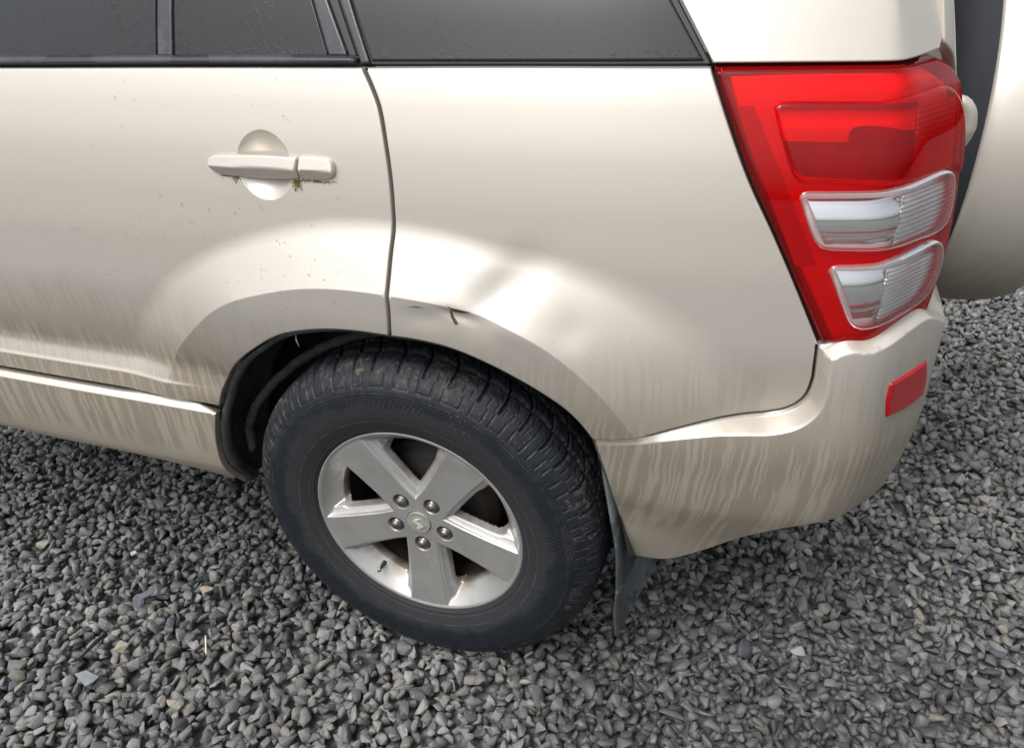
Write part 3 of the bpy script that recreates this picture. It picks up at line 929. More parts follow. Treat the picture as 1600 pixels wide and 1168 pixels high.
ribbon('belt_seal', [(-2.0, 1.2035), (-.02, 1.2035)], .006, -.008, win_o, BLACK, CARM)

# ---- door handle
def grip_o(u, z):
    c = 1.062
    ridge = c-.006+.002*np.cos((u+.19)*14)
    up = np.clip(z-ridge, 0, 1); dn = np.clip(ridge-z, 0, 1)
    arch = .008*(1-np.clip(np.abs(u+.180)/.150, 0, 1)**2.6)
    return body_o(u*0-.19, z*0+c) + .008 + arch - up*.34 - dn*.52
HR = [(.0038, 0.0), (.0026, -.0004), (.0013, -.0015), (.0005, -.0035), (0.0, -.007), (0.0, -.030)]
hg = patch('door_handle', L['handle_grip'], grip_o, HR, .004, PAINT, door)
patch('lock_cover', L['handle_end'], grip_o, HR, .004, PAINT, door)
hb = outline(L['handle_grip'], .007)
allh = np.vstack([outline(L['handle_grip'], .007), outline(L['handle_end'], .007)])
hx0, hx1, hz0, hz1 = allh[:, 0].min()-.0028, allh[:, 0].max()+.0028, allh[:, 1].min()-.003, allh[:, 1].max()+.002

# ---- rust chip in the dent
RUST = simple('rust', (.08, .030, .018), .9, color2=(.14, .058, .035), gscale=400.0, bump=.8)
DIRTL = simple('bared_primer', (.055, .048, .04), .8)
patch('paint_crack', L['crack'], body_o, [(.0004, 0.0), (0.0, -.0006)], .002, DIRTL, quarter, off=.0005, ostep=.0015)
patch('paint_scuff', L['scuff'], body_o, [(.0003, 0.0), (0.0, -.0006)], .002, simple('grey_scuff', (.10, .09, .075), .7), quarter, off=.0005, ostep=.0015)
patch('rust_spot', L['rust'], body_o, [(.0004, 0.0), (0.0, -.0006)], .002, RUST, quarter, off=.0006, ostep=.0015)

# ------------------------------------------------------------------ tail lamp
RED = shell_material('red_lens', (.97, .008, .014), rough=.04, haze=.13, hazecol=(.85, .004, .010))
CLEAR_M = shell_material('clear_lens', (.95, .965, .97), rough=.05, haze=.05)
FROST = shell_material('frosted_lens_rim', (.85, .87, .88), rough=.10, haze=.10, hazecol=(.72, .74, .76))
CHROME = simple('chrome_reflector', (.86, .87, .88), .10, 1.0, bump=.03, bscale=30)
RIBM = simple('ribbed_reflector', (.88, .89, .90), .28, .45)
WHITE_B = simple('lamp_backing', (.93, .90, .88), .45)
DULL = simple('lamp_bowl_grey', (.22, .17, .18), .30, .2, color2=(.30, .26, .27), gscale=22.0)
GREYB = simple('lamp_bar_grey', (.30, .28, .29), .35, .3)
HOUSE = simple('lamp_housing_dark', (.20, .14, .16), .6)

def retro_material():
    k = NT('prismatic_retro_reflector')
    P = k.n('ShaderNodeTexCoord').outputs['Object']
    x, y, z = k.xyz(P)
    a = k.math('SINE', k.math('MULTIPLY', k.math('ADD', x, z), 1900.0))
    b = k.math('SINE', k.math('MULTIPLY', k.math('SUBTRACT', x, z), 1900.0))
    h = k.math('MULTIPLY', a, b)
    k.p(color=k.mix(k.ramp(h, -.4, .4), (.42, .25, .30), (.85, .62, .66)), rough=.25, metal=.2)
    k.bump(h, .5, .0008)
    return k.m
RETRO = retro_material()

LR = [(.0085, 0.0), (.0048, -.0012), (.0020, -.0035), (.0006, -.0070), (0.0, -.012), (0.0, -.030)]
HU, HL, HRD = (inset(outline(L[q], .005), .0035) for q in ('pod_upper', 'pod_lower', 'pod_red'))
lamp = patch('tail_lamp', L['tail_lamp'], lamp_o, LR, .007, RED, CARM, ostep=.006, holes=(HU, HL, HRD))
patch('lamp_housing', L['tail_lamp'], lamp_o, [(0.0, 0.0), (0.0, -.01)], .012, HOUSE, lamp, off=-.024)
patch('lamp_backing', L['backing'], lamp_o, [(.004, 0.0), (.001, -.004), (0, -.012)], .012, WHITE_B, lamp, off=-.016)
patch('retro_reflector', L['retro'], lamp_o, [(.001, 0.0), (0, -.002)], .01, RETRO, lamp, off=-.0125)
patch('lamp_bowl', L['bowl'], lamp_o, [(.001, 0.0), (0, -.002)], .008, DULL, lamp, off=-.0120)
patch('lamp_bar', L['bar'], lamp_o, [(.0005, 0.0), (0, -.004)], .008, GREYB, lamp, off=-.010)
PR = [(.0075, 0.0), (.0040, -.0010), (.0015, -.0032), (0.0, -.0075)]
patch('lens_pod', L['pod_red'], lamp_o, PR, .007, RED, lamp, ostep=.005, off=.0055)

def ribbed(name, key, pitch, depth, off):
    def f(u, z):
        ph = (z/pitch) % 1.0
        return lamp_o(u, z)+depth*np.where(ph < .72, ph/.72, (1-ph)/.28)
    return patch(name, L[key], f, [(.0008, 0.0), (0, -.004)], pitch/4/.87, RIBM, lamp, off=off, ostep=.003)

ribbed('ribbed_reflector', 'ribbed_red', .0066, .0022, -.0115)
ribbed('ribbed_reflector', 'ribbed_upper', .0066, .0032, -.0085)
ribbed('ribbed_reflector', 'ribbed_lower', .0066, .0032, -.0085)

def box(name, key, off):
    P = outline(L[key], .005); zc = P[:, 1].mean(); hz = np.ptp(P[:, 1])/2; u1 = P[:, 0].max()
    def f(u, z):
        t = (z-zc)/hz
        return lamp_o(u, z)-.013*t*t-.010*sm((u-u1+.020)/.012)*0
    return patch(name, L[key], f, [(.0015, 0.0), (.0005, -.0015), (0, -.006)], .003, CHROME, lamp, off=off, ostep=.004)
box('bulb_reflector', 'box_upper', -.006)
box('bulb_reflector', 'box_lower', -.006)

def pod_clear(key, off):
    O = outline(L[key], .005)
    face = patch('clear_lens', None, lamp_o, [(.0049, 0.0), (.0048, -.0001)], .007, CLEAR_M, lamp, closed=O, off=off, ostep=.005)
    # frosted rolled rim
    rings = [(.0050, 0.0), (.0036, .0003), (.0018, -.0010), (.0006, -.0035), (0.0, -.0110)]
    P3 = []
    for ins, dO in rings:
        Q = inset(O, ins)
        P3.append(to3(Q[:, 0], Q[:, 1], lamp_o(Q[:, 0], Q[:, 1])+off+dO))
    grid_mesh(np.stack(P3, 1), FROST, 'lens_rim', lamp, close_u=True)
pod_clear('pod_upper', .0085)
pod_clear('pod_lower', .0085)

# ---- bumper reflector
REFL = simple('red_reflector', (.34, .003, .008), .25, 0.0, .1)
def refl_o(u, z):
    return bumper_o(u, z)
rf = patch('bumper_reflector', L['bumper_reflector'], refl_o, [(.005, 0.0), (.0028, -.0006), (.001, -.002), (0, -.005), (0, -.012)], .006, REFL, bumper, off=.0045, ostep=.005)

# ------------------------------------------------------------------ wheel arch
RIB = [(95, .395, .10), (110, .392, .09), (121, .393, .09), (133, .400, .09), (145, .414, .085), (156, .432, .08), (164, .442, .075), (172, .430, .07)]

def arch_lip():
    """edges of the skin turned in towards the tyre, then the liner"""
    e = L['rear_door'][2]; q = L['quarter_panel'][5]
    b = L['bumper'][5]; s = L['sill'][1]
    c1 = np.array(crom(s[::-1], .01)); c2 = np.array(crom(e[::-1], .01)); c3 = np.array(crom(q[::-1], .01)+[q[0]]); c4 = np.array(crom(b[::-1], .01)+[b[0]])
    return np.vstack([c1, c2, c3, c4])
AC = arch_lip()
ao = np.array([bumper_o(a[0:1], a[1:2])[0] if (a[0] > .3 and a[1] < .66) else (sill_o(a[0:1], a[1:2])[0] if (a[1] < .57 and a[0] < 0) else body_o(a[0:1], a[1:2])[0]) for a in AC])
kk = np.ones(9)/9
ao = np.convolve(np.pad(ao, 4, mode='edge'), kk, 'valid')
A3 = to3(AC[:, 0], AC[:, 1], ao)
ctr = np.array([0, 0, HUB])
rad = A3-ctr; rad[:, 1] = 0; rl = np.linalg.norm(rad, axis=1)[:, None]; rdir = rad/rl
cols = []
for dr, dy in ((-.0005, .013), (-.003, .012), (-.010, .018), (-.012, .030), (-.006, .040), (.004, .055)):
    Pn = A3+rdir*dr; Pn[:, 1] = A3[:, 1]+dy
    cols.append(Pn)
grid_mesh(np.stack(cols, 1), FLANGE, 'arch_flange', CARM)
cols = []
for dr, yy in ((.004, .035), (.006, .09), (.004, .135), (-.010, .150), (-.016, .160), (-.010, .170), (.004, .182), (.0, .26), (-.03, .34), (-.12, .36), (-.30, .365), (-.44, .365)):
    rr_ = np.maximum(rl+dr, .02)
    Pn = ctr+rdir*rr_; Pn[:, 1] = yy
    cols.append(Pn)
grid_mesh(np.stack(cols, 1), LINER, 'arch_liner', CARM)

RIBC = simple('dusty_liner_rib', (.020, .019, .018), .9, color2=(.048, .042, .034), gscale=70.0, bump=.6)
rb = []
for ph_, r_, y_ in RIB:
    a_ = math.radians(ph_)
    rb.append((r_*math.cos(a_), y_, HUB+r_*math.sin(a_)))
tube('liner_rib', [tuple(v) for v in np.array([np.interp(np.linspace(0, len(rb)-1, 40), np.arange(len(rb)), np.array(rb)[:, i]) for i in range(3)]).T], .010, RIBC, CARM, 8)
# floor pan so that no daylight comes through from beyond
grid_mesh(np.stack(np.meshgrid(np.linspace(-2.0, .62, 8), np.linspace(.40, 1.72, 6), indexing='ij')+[np.full((8, 6), .42)], -1), GAPM, 'floor_pan', CARM)
grid_mesh(np.stack([np.full((8, 6), 0.0)+np.meshgrid(np.linspace(-2.0, .60, 8), np.linspace(.42, 1.18, 6), indexing='ij')[0], np.full((8, 6), .40), np.meshgrid(np.linspace(-2.0, .60, 8), np.linspace(.42, 1.18, 6), indexing='ij')[1]], -1), GAPM, 'inner_side', CARM)

# ------------------------------------------------------------------ wheel
wheel = bpy.data.objects.new('wheel', None)
COL.objects.link(wheel)
wheel.parent = car
wheel.location = (0, 0, HUB-GZ)

def tyre():
    prof = [(.030, .205), (.012, .2195), (.004, .2235), (.0005, .2275), (-.001, .2300), (-.0035, .2325), (-.0035, .2350), (-.0075, .2440), (-.0120, .2570), (-.0150, .2700), (-.0168, .2850), (-.0172, .3000), (-.0160, .3140),
            (-.0125, .3280), (-.0070, .3400), (.0000, .3500), (.0065, .3580), (.0150, .3660), (.0260, .3715), (.0400, .3738), (.0700, .3755), (.1050, .3760), (.1400, .3755), (.1700, .3738), (.1850, .3712), (.2000, .364), (.213, .350), (.222, .325), (.226, .30), (.215, .25), (.20, .205)]
    pr = np.array(prof)
    s = np.concatenate([[0], np.cumsum(np.hypot(*np.diff(pr, axis=0).T))])
    vis = s[20]; tot = s[-1]
    si = np.concatenate([np.linspace(0, s[19], 105, endpoint=False), np.linspace(s[19], s[25], 52, endpoint=False), np.linspace(s[25], tot, 12)])
    y = curve(si, list(zip(s, pr[:, 0]))); r = curve(si, list(zip(s, pr[:, 1])))
    na = 1680
    a = np.linspace(0, 2*np.pi, na, endpoint=False)
    A, Y = np.meshgrid(a, y, indexing='ij'); _, R_ = np.meshgrid(a, r, indexing='ij')
    _, SI = np.meshgrid(a, si, indexing='ij')
    npch = 46
    H = np.zeros_like(A)
    # lateral grooves curve across the tread; every pitch slightly different
    warp = .10*np.sin(A*7)+.07*np.sin(A*17+1)
    tc = (Y-.105)/.085
    bend = np.where(Y < .105, 1.5*np.clip(.105-Y, 0, .11)/.085*(.9-.45*np.clip(.105-Y, 0, .1)/.085), -1.3*np.clip(Y-.105, 0, .11)/.085)
    ph = (A*npch/(2*np.pi)+warp+bend) % 1.0
    gr = np.minimum(ph, 1-ph)
    wid = np.interp(Y, [-.01, .02, .045, .07, .2], [.05, .085, .075, .05, .06])
    lat = 1-sm((gr-wid*.5)/.05)
    tread = sm((R_-.352)/.010)
    cut = lat*tread*.0072
    # grooves running round
    for yc, w in ((.050, .0030), (.090, .0042), (.128, .0042), (.165, .003)):
        yy = Y+.0022*np.sin(A*npch+yc*90)
        cut = np.maximum(cut, (1-sm((np.abs(yy-yc)-w)/.0018))*.0075*(R_ > .36))
    # sipes
    ph2 = (A*npch*3/(2*np.pi)+bend*3+.5) % 1.0
    sip = (1-sm((np.minimum(ph2, 1-ph2)-.07)/.05))*.0018*tread*(np.abs(((Y*46) % 1)-.5) < .32)
    H -= np.maximum(cut, sip)
    # shoulder: hairline U shapes below every block
    phs = (A*npch/(2*np.pi)+warp+1.35) % 1.0
    band = sm((R_-.330)/.003)*(1-sm((R_-.352)/.004))
    u_ = np.abs(np.abs(phs-.5)-.30)
    H -= band*(1-sm((u_-.02)/.03))*.0016
    H -= (np.abs(R_-.3315) < .0012)*(np.abs(phs-.5) < .30)*.0014
    # rings on the sidewall
    for rc, hgt, w in ((.2390, .0011, .0012), (.2585, .0007, .0008), (.3195, .0008, .0014), (.3245, .0008, .0014), (.3120, .0005, .0008)):
        H += hgt*np.exp(-((R_-rc)/w)**2)*(Y < .02)
    # radial hairlines between two rings
    rad_ = (A*22/(2*np.pi)) % 1.0
    H += .0007*(np.minimum(rad_, 1-rad_) < .010)*((R_ > .2585) & (R_ < .276) & (Y < 0))
    # serrated scuff band
    ser = (A*190/(2*np.pi)+(R_-.30)*60) % 1.0
    reg = sm((np.sin(A*3.0+2.2)+.1)/.4)
    H += .0007*(ser < .45)*((R_ > .288) & (R_ < .308) & (Y < 0))*reg
    # flat at the contact and wear
    H += (vnoise(A*60, Y*400, 1.0, 5)-.5)*.0010*tread
    dY = np.gradient(Y, axis=1); dR = np.gradient(R_, axis=1); l = np.hypot(dY, dR)+1e-12
    ny = -dR/l; nr = dY/l
    Yd = Y+H*ny; Rd = R_+H*nr
    P = np.stack([Rd*np.cos(A), Yd, Rd*np.sin(A)], -1)
    # weight of the car flattens the bottom slightly
    zc = P[..., 2]
    P[..., 2] = np.maximum(zc, -.3715+0*zc) if False else zc
    return grid_mesh(P, TYRE, 'tyre', wheel, close_u=True)
tyre()

def alloy_material():
    k = NT('worn_silver_alloy')
    P = k.n('ShaderNodeTexCoord').outputs['Object']
    n1 = k.noise(P, 16.0, 4, .6)
    n2 = k.noise(P, 90.0, 4, .7)
    col = k.mix(k.ramp(n1, .40, .68, 0.0, .55), (.42, .418, .41), (.33, .315, .29))
    x, y, z = k.xyz(P)
    # brake dust collects in the pockets; the deepest walls turn near-black with depth
    deep = k.ramp(y, .046, .062)
    pock = k.ramp(y, .018, .050)
    d = k.math('MULTIPLY', pock, k.ramp(n1, .40, .60))
    col = k.mix(k.math('MULTIPLY', d, .75), col, (.13, .085, .055))
    col = k.mix(deep, col, (.03, .025, .02))
    sp = k.ramp(k.noise(P, 330.0, 2), .69, .74)
    col = k.mix(k.math('MULTIPLY', sp, .6), col, (.07, .06, .05))
    k.p(color=col, metal=.62, rough=k.ramp(n2, .3, .7, .34, .46), coat=.15, coatr=.2)
    return k.m
ALLOY = alloy_material()
DARKI = simple('rusty_brake_iron', (.012, .011, .010), .7, color2=(.030, .019, .014), gscale=28.0, bump=.4, bscale=90)
STEEL = simple('worn_steel_nut', (.22, .215, .21), .40, .85, color2=(.12, .115, .11), gscale=180.0)

SPK = math.radians(127.5)
def rim():
    na, nr = 900, 170
    a = np.linspace(0, 2*np.pi, na, endpoint=False)
    r = np.concatenate([np.linspace(.0270, .062, 30, endpoint=False), np.linspace(.062, .190, 100, endpoint=False), np.linspace(.190, .2285, 40)])
    A, R_ = np.meshgrid(a, r, indexing='ij')
    da = (A-SPK+np.pi/5) % (2*np.pi/5)-np.pi/5
    perp = np.abs(R_*np.sin(da))
    w = np.interp(R_, [.05, .08, .10, .146, .19, .213, .23], [.035, .0335, .0335, .0365, .0405, .0430, .046])
    d = perp-w
    f = np.interp(d, [-.0012, 0, .0028, .009, .0145, .0195, .04], [0, .0010, .0080, .0125, .0155, .0290, .05])
    g = np.interp(.2165-R_, [-.001, .0015, .006, .020, .036, .05], [0, .0025, .0075, .024, .042, .060])
    k_ = .006
    h = np.clip(.5+.5*(g-f)/k_, 0, 1)
    dep = g*(1-h)+f*h-k_*h*(1-h)
    dep = np.maximum(dep, 0)
    # spoke face: dished from the lip to the hub, slightly crowned
    face = np.interp(R_, [.027, .060, .10, .15, .205, .2165, .2225, .2265, .2285], [.0155, .0150, .0125, .0085, .0045, .0040, .0012, .0030, .0090])
    dep = face+dep*sm((R_-.050)/.010)
    # sdf of the hole
    hd = np.maximum(-(d-.0145), R_-.1835)
    kk2 = .020
    p1 = -(d-.0150); p2 = R_-.1825
    hh = np.clip(.5+.5*(p2-p1)/kk2, 0, 1)
    hd = p1*(1-hh)+p2*hh+kk2*hh*(1-hh)
    hd = hd-.0015
    dep = dep+.014*sm((.0030-hd)/.0050)*(R_ > .07)
    # nut wells
    for k in range(5):
        an = SPK+k*2*math.pi/5
        q = np.hypot(R_*np.cos(A)-.0572*math.cos(an), R_*np.sin(A)-.0572*math.sin(an))
        dep = dep+.016*(1-sm((q-.0160)/.0022))
    dep = dep-.0006*np.exp(-((R_-.0300)/.0012)**2)
    P = np.stack([R_*np.cos(A), dep, R_*np.sin(A)], -1)
    cell = hd[:, :-1]
    mask = ~((hd < -.0022) & (R_ > .07))
    m = mask[:, :-1] & mask[:, 1:] & np.roll(mask, -1, 0)[:, :-1] & np.roll(mask, -1, 0)[:, 1:]
    return grid_mesh(P, ALLOY, 'rim', wheel, close_u=True, mask=m)
rim()
lathe_y('rim_barrel', [(.055, .192), (.10, .186), (.19, .190), (.205, .205)], DARKI, wheel, 96)
lathe_y('brake_drum', [(.070, .02), (.070, .066), (.074, .120), (.078, .128), (.090, .134), (.092, .142), (.100, .146), (.15, .150), (.155, .19)], DARKI, wheel, 96)

def nut_mesh():
    V = []; F = []
    # hexagon skirt, cone washer and domed tip
    levels = [(.000, .0108, 0), (-.0015, .0110, 0), (-.0020, .0098, 1), (-.0095, .0098, 1), (-.0105, .0086, 0), (-.0115, .0078, 0), (-.0150, .0070, 0), (-.0172, .0050, 0), (-.0180, .0, 0)]
    n = 24
    P = []
    levels = [(y*1.25, r*1.34, h) for y, r, h in levels]
    for y, r, hexa in levels:
        row = []
        for k in range(n):
            a = 2*math.pi*k/n
            rr = r
            if hexa:
                aa = (a % (math.pi/3))-math.pi/6
                rr = r*math.cos(math.pi/6)/math.cos(aa)*1.06
            row.append((rr*math.cos(a), y, rr*math.sin(a)))
        P.append(row)
    return np.array(P)
nm = nut_mesh()
first = None
for k in range(5):
    an = SPK+k*2*math.pi/5
    if first is None:
        first = grid_mesh(nm, STEEL, 'wheel_nut', wheel, close_v=True)
        o = first
    else:
        o = first.copy(); COL.objects.link(o); o.parent = wheel
    o.location = (.0572*math.cos(an), .0300, .0572*math.sin(an))
    o.rotation_euler = (0, .4*k, 0)
CAPM = simple('aged_cap_plastic', (.24, .24, .205), .5, .2, color2=(.31, .31, .27), gscale=60)
lathe_y('centre_cap', [(.020, .0262), (.0135, .0258), (.0125, .0245), (.0132, .0225), (.0115, .0150), (.0108, .006), (.0106, .0)], CAPM, wheel, 64)

def emblem():
    """worn raised S-shaped badge on the centre cap"""
    S1 = [(-.0105, .0015), (-.0105, .0085), (-.0060, .0118), (-.0020, .0125), (-.0050, .0085), (.0005, .0035), (-.0020, .0015), (-.0062, .0052), (-.0068, .0030)]
    S1 = [(-.012, .003), (-.004, .0125), (.0005, .0125), (-.0045, .0055), (.0125, -.0015), (.0120, -.0035), (.004, -.0125), (-.0005, -.0125), (.0040, -.0050), (-.0125, .0015)]
    V = []; F = []
    n = len(S1)
    for y in (.0125, .0088):
        for a, b in S1:
            V.append((a, y, b))
    F.append(list(range(n, 2*n)))
    for i in range(n):
        F.append((i, (i+1) % n, n+(i+1) % n, n+i))
    return link('emblem', V, F, simple('emblem_metal', (.62, .62, .58), .35, .4), wheel, smooth=False)
em = emblem(); em.rotation_euler = (0, .35, 0)
# valve
va = math.radians(-125)
tube('valve_stem', [(.196*math.cos(va), .034, .196*math.sin(va)), (.193*math.cos(va), .024, .193*math.sin(va)), (.190*math.cos(va), .014, .190*math.sin(va)), (.188*math.cos(va), .002, .188*math.sin(va))], [.0062, .0052, .0036, .0036], STEEL, wheel, 12)

# ------------------------------------------------------------------ mud flap
def flap():
    A = np.array([(.352, .045, .66), (.366, .032, .563), (.382, .028, .473), (.399, .028, .368), (.402, .030, .269), (.398, .032, .197), (.403, .034, .135)])
    B = np.array([(.400, .25, .66), (.410, .26, .563), (.425, .27, .473), (.438, .28, .368), (.446, .28, .269), (.446, .27, .197), (.446, .262, .135)])
    t = np.linspace(0, 1, 22)
    rows = []
    for s in t:
        i = s*(len(A)-1); k = min(int(i), len(A)-2); f = i-k
        a = A[k]*(1-f)+A[k+1]*f; b = B[k]*(1-f)+B[k+1]*f
        rows.append([a+(b-a)*q for q in np.linspace(0, 1, 12)])
    P = np.array(rows)
    # raised panel on the face
    back = P+np.array([.006, 0, 0])
    loop = np.concatenate([P, back[:, ::-1]], 1)
    return grid_mesh(loop, FLAP, 'mud_flap', CARM, close_v=True)
flap()

# ------------------------------------------------------------------ tailgate edge, handle, spare wheel cover
def direct(name, of, u0, u1, z0, z1, mat, step=.01, rings=ROUND, off=0.0):
    O = outline([[(u0, z0), (u1, z0)], [(u1, z0), (u1, z1)], [(u1, z1), (u0, z1)], [(u0, z1), (u0, z0)]], .008)
    return patch(name, None, of, rings, step, mat, CARM, closed=O, off=off)
def gate_o(u, z):
    return np.where(z > 1.2, win_o(u, z)+.004, lamp_o(u, z)+.001)
gateseg = [[(.885, 1.42), (.878, 1.30), (.876, 1.212)], [(.876, 1.212), (.915, 1.190), (.932, 1.16), (.935, 1.05), (.932, .95), (.915, .842)], [(.915, .842), (2.2, .842)], [(2.2, .842), (2.2, 1.42)], [(2.2, 1.42), (.885, 1.42)]]
patch('tailgate', gateseg, lambda u, z: curve(z, [(1.205, -.058), (1.30, -.085), (1.42, -.130), (1.0, -.012), (.84, -.008)]), ROUND, .012, PAINT, CARM)

def lathe_x(name, prof, c, mat, n=128):
    a = np.linspace(0, 2*np.pi, n, endpoint=False)
    pr = np.array(prof)
    P = np.stack([np.broadcast_to(pr[None, :, 0], (n, len(pr))), c[0]+pr[None, :, 1]*np.cos(a)[:, None], c[1]+pr[None, :, 1]*np.sin(a)[:, None]], -1)
    return grid_mesh(P, mat, name, CARM, close_u=True)
SC = (.92, .970)
lathe_x('spare_wheel_cover', [(.928, .365), (.930, .374), (.934, .3765), (.96, .380), (1.02, .381), (1.07, .376), (1.10, .366), (1.118, .352), (1.125, .30), (1.13, .0)], SC, PAINT)
lathe_x('spare_tyre', [(.872, .0), (.872, .20), (.866, .24), (.866, .31), (.878, .345), (.90, .366), (.93, .370)], SC, simple('spare_tyre_rubber', (.022, .025, .031), .75, spec=.2))
hp = []
for t in np.linspace(-1, 1, 21):
    hp.append((.812+.026*math.sqrt(max(0, 1-abs(t)**2.6)), .262-.01*t, 1.093+.040*t))
tube('tailgate_handle', hp, [.009+.005*(1-abs(t)) for t in np.linspace(-1, 1, 21)], PAINT, CARM, 14)

# ------------------------------------------------------------------ small things
def drop_mesh():
    return None

DROP = NT('rain_drop')
DROP.p(color=(.9, .93, .95), rough=.02, trans=1.0, ior=1.33)
def droplets():
    V = []; F = []; n = 0
    rg = np.random.default_rng(3)
    for i in range(230):
        if i % 2:
            u, z = rg.uniform(-.95, -.03), rg.uniform(.72, 1.19)
        else:
            u, z = rg.uniform(-.75, -.03), rg.uniform(.80, 1.0)
        q = math.hypot((u-CUP[0])/.14, (z-CUP[1])/.06)
        if q < 1 or z < .76 and u > -.4:
            continue
        s = rg.uniform(.0010, .0020)
        uu, zz = np.array([u]), np.array([z])
        c = to3(uu, zz, body_o(uu, zz))[0]; nr = s_normal(body_o, uu, zz)[0]
        t1 = np.cross(nr, (0, 0, 1.0)); t1 /= np.linalg.norm(t1); t2 = np.cross(nr, t1)
        rows = []
        for lat in (0, .5, 1.0, 1.4):
            for k in range(8):
                a = k*math.pi/4
                V.append(c+t1*s*math.cos(a)*math.cos(lat)+t2*s*1.35*math.sin(a)*math.cos(lat)+nr*s*.7*math.sin(lat))
        for r_ in range(3):
            for k in range(8):
                F.append((n+r_*8+k, n+r_*8+(k+1) % 8, n+(r_+1)*8+(k+1) % 8, n+(r_+1)*8+k))
        F.append([n+24+k for k in range(8)])
        n += 32
    o = link('rain_drops', V, F, DROP.m, door)
    o['kind'] = 'stuff'
droplets()

MOSS = simple('green_moss', (.10, .12, .015), .9, color2=(.22, .20, .03), gscale=300)
def moss():
    V = []; F = []; n = 0
    rg = np.random.default_rng(5)
    spots = []
    for i in range(800):
        w = rg.uniform(0, 1)
        if w < .40:
            u = rg.normal(-.137, .005); z = hz0+.002+.002-abs(rg.normal(0, .0075)) ; 
        elif w < .62:
            u = rg.uniform(-.140, -.062); z = hz0+.002+.003-abs(rg.normal(0, .0013))
        elif w < .82:
            u = rg.uniform(-.285, -.248); z = hz0+.002+.006-abs(rg.normal(0, .0022))
        else:
            u = rg.normal(-.254, .004); z = hz0+.002+.004-abs(rg.normal(0, .004))
        spots.append((u, z, rg.uniform(.0006, .0019)))
    for u, z, s in spots:
        uu, zz = np.array([u]), np.array([z])
        c = to3(uu, zz, door_o(uu, zz)+.0004)[0]
        q = rg.normal(size=(4, 3)); q /= np.linalg.norm(q, axis=1)[:, None]
        for v in q:
            V.append(c+v*s)
        F += [(n, n+1, n+2), (n, n+2, n+3), (n, n+3, n+1), (n+1, n+3, n+2)]
        n += 4
    o = link('moss', V, F, MOSS, door, smooth=False)
    o['kind'] = 'stuff'
moss()

def tag(o, label, category, group=None):
    o['label'] = label; o['category'] = category
    if group:
        o['group'] = group
    return o

def lone_stone(name, x, y, z, s, colr, label, seed, squash=(1, 1, 1), rough=.75):
    rg = np.random.default_rng(seed)
    V, F = stone_shape(rg, 13, .10)
    m = simple(name+'_mineral', colr, rough, color2=tuple(c*.7 for c in colr), gscale=90.0, bump=.4, bscale=400)
    o = link(name, V*s*np.array(squash), F, m, None, smooth=False, loc=(x, y, z))
    return tag(o, label, 'stone')

def ground_at(px, py, z=-.010):
    """place on the ground seen along a line of sight; plain construction geometry"""
    M = np.array(_M); c = np.array([0.5786, -0.9631, 1.3342])
    d = M.T@np.array([(px-800)/1125.8, (584-py)/1125.8, 1.0])
    return c+d*(z-c[2])/d[2]

def at(px, py, z=-.010):
    p_ = ground_at(px, py, z); return float(p_[0]), float(p_[1]), float(p_[2])

x, y, z = at(190, 1010, -.004)
lone_stone('stone', x, y, z, .019, (.28, .25, .20), 'largest pale buff stone, left of the wheel beside the black plastic shard', 11, (1.05, 1, .8))
x, y, z = at(209, 864, -.006)
lone_stone('pebble', x, y, z, .0105, (.38, .37, .32), 'small round cream pebble on the dark gravel left of the tyre', 12, (.9, 1, .9))
x, y, z = at(67, 850, -.004)
lone_stone('stone', x, y, z, .017, (.27, .245, .21), 'pale tan stone near the left edge below the sill', 13, (1.2, 1, .8))
x, y, z = at(324, 922, -.003)
lone_stone('stone', x, y, z, .0175, (.26, .225, .18), 'brownish stone left of the bottom of the tyre', 14)
x, y, z = at(1078, 951, -.004)
lone_stone('stone', x, y, z, .015, (.21, .20, .155), 'olive brown stone on the wet gravel right of the mud flap', 15)
x, y, z = at(271, 1098, -.002)
lone_stone('stone', x, y, z, .020, (.26, .235, .19), 'long buff stone in the lower left foreground', 16, (1.3, .7, .7))
x, y, z = at(1250, 1017, -.004)
lone_stone('stone', x, y, z, .018, (.29, .29, .28), 'pale grey angular stone in front of the wet patch below the bumper', 17)

def shard(name, pts, thick, m, label, catg):
    """thin broken sheet: outline with real thickness, slightly buckled"""
    V = []; n = len(pts)
    for q in (thick, 0):
        for (a, b, c) in pts:
            V.append((a, b, c+q+.006))
    F = [tuple(range(n)), tuple(range(2*n-1, n-1, -1))]+[(i, i+n, (i+1) % n+n, (i+1) % n) for i in range(n)]
    o = link(name, V, F, m, None, smooth=False)
    return tag(o, label, catg)
BLKP = simple('black_plastic', (.012, .014, .018), .22)
SLATE = simple('blue_grey_plastic', (.13, .145, .17), .55, color2=(.18, .19, .21), gscale=60)
pts = [at(112, 1037, .004), at(126, 1030, .002), at(150, 1003, .006), at(172, 986, .010), at(166, 996, .004), at(140, 1020, .001), at(122, 1036, .0)]
shard('plastic_shard', pts, .0025, BLKP, 'broken glossy black plastic shard lying in the gravel, lower left', 'debris')
pts = [at(118, 1056, -.001), at(136, 1050, .002), at(156, 1060, .003), at(148, 1068, .001), at(135, 1075, -.002)]
shard('plastic_flake', pts, .0022, SLATE, 'flat blue grey flake below the black plastic shard', 'debris')
pts = [at(207, 945, .003), at(215, 932, .004), at(228, 928, .006), at(243, 918, .008), at(240, 930, .005), at(224, 938, .003), at(218, 955, .0)]
shard('plastic_strip', pts, .002, simple('dusty_violet_plastic', (.10, .10, .13), .4), 'curved dusty dark plastic strip above the pale buff stone', 'debris')
STRAW = simple('dry_straw', (.80, .79, .74), .5, color2=(.74, .66, .42), gscale=30)
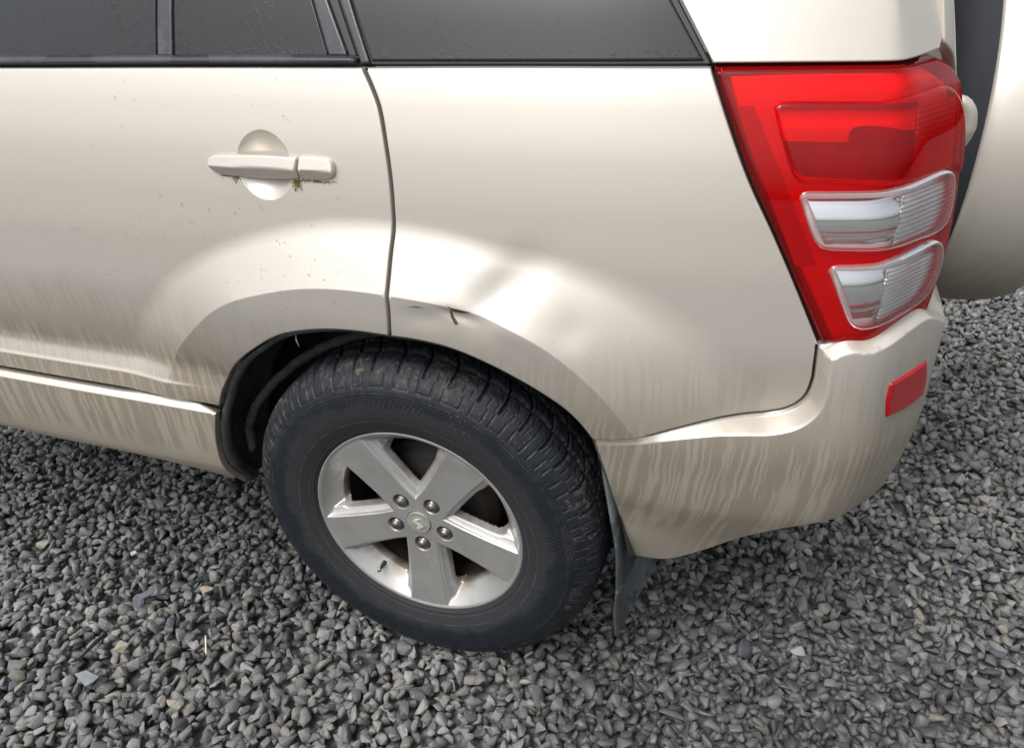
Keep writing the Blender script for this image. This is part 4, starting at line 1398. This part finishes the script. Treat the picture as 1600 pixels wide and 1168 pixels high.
a, b = at(321, 992, .010), at(322, 1020, .006)
tag(tube('straw', [np.array(a)*(1-q)+np.array(b)*q for q in np.linspace(0, 1, 5)], [.0014, .0016, .0016, .0016, .0014], STRAW, None, 8), 'short white straw standing out on the gravel below the tyre', 'straw')
a, b = at(363, 975, .003), at(375, 977, .004)
tag(tube('twig', [np.array(a)*(1-q)+np.array(b)*q+np.array([0, 0, .002*q*(1-q)]) for q in np.linspace(0, 1, 5)], .0013, simple('twig_bark', (.42, .28, .20), .8), None, 6), 'tiny pinkish dry twig by the tyre, above the straw', 'twig')

def grass_tangle():
    rg = np.random.default_rng(9)
    o_all = []
    V = []; F = []; n = 0
    c = np.array(at(915, 955, .004))
    for i in range(16):
        p = c+np.array([rg.normal(0, .013), rg.normal(0, .010), rg.uniform(0, .012)])
        d = rg.uniform(0, 6.28); pts = []
        for k in range(12):
            pts.append(p.copy())
            d += rg.normal(0, .75)
            p = p+np.array([math.cos(d), math.sin(d), rg.normal(0, .25)])*.005
            p[2] = max(p[2], -.012)
        pts = np.array(pts); T = np.gradient(pts, axis=0)
        for k, q in enumerate(pts):
            s = np.cross(T[k], (0, 0, 1.0)); s /= np.linalg.norm(s)+1e-9
            V += [q+s*.0006, q+np.array([0, 0, .0007]), q-s*.0006]
        for k in range(11):
            a_ = n+3*k
            F += [(a_, a_+1, a_+4, a_+3), (a_+1, a_+2, a_+5, a_+4), (a_+2, a_, a_+3, a_+5)]
        n += 36
    o = link('dry_grass', V, F, simple('dead_grass', (.26, .25, .22), .8), None, smooth=False)
    return tag(o, 'tangle of dead grass roots between the tyre and the mud flap', 'grass')
grass_tangle()

# cobweb strands in the wheel arch
WEB = simple('cobweb', (.55, .57, .62), .7)
w0 = to3(np.array([-.214]), np.array([.760]), np.array([-.005]))[0]
tube('cobweb_strand', [w0+np.array([0, .02, 0]), w0+np.array([.002, .022, -.016]), w0+np.array([.001, .022, -.026]), w0+np.array([.004, .022, -.040])], [.0004, .0007, .0018, .0005], WEB, CARM, 6)


# children were modelled in world coordinates: hang them under the car without moving them
for o in list(scene.objects):
    if o.parent is car and o is not wheel:
        o.location = (0, 0, -GZ)
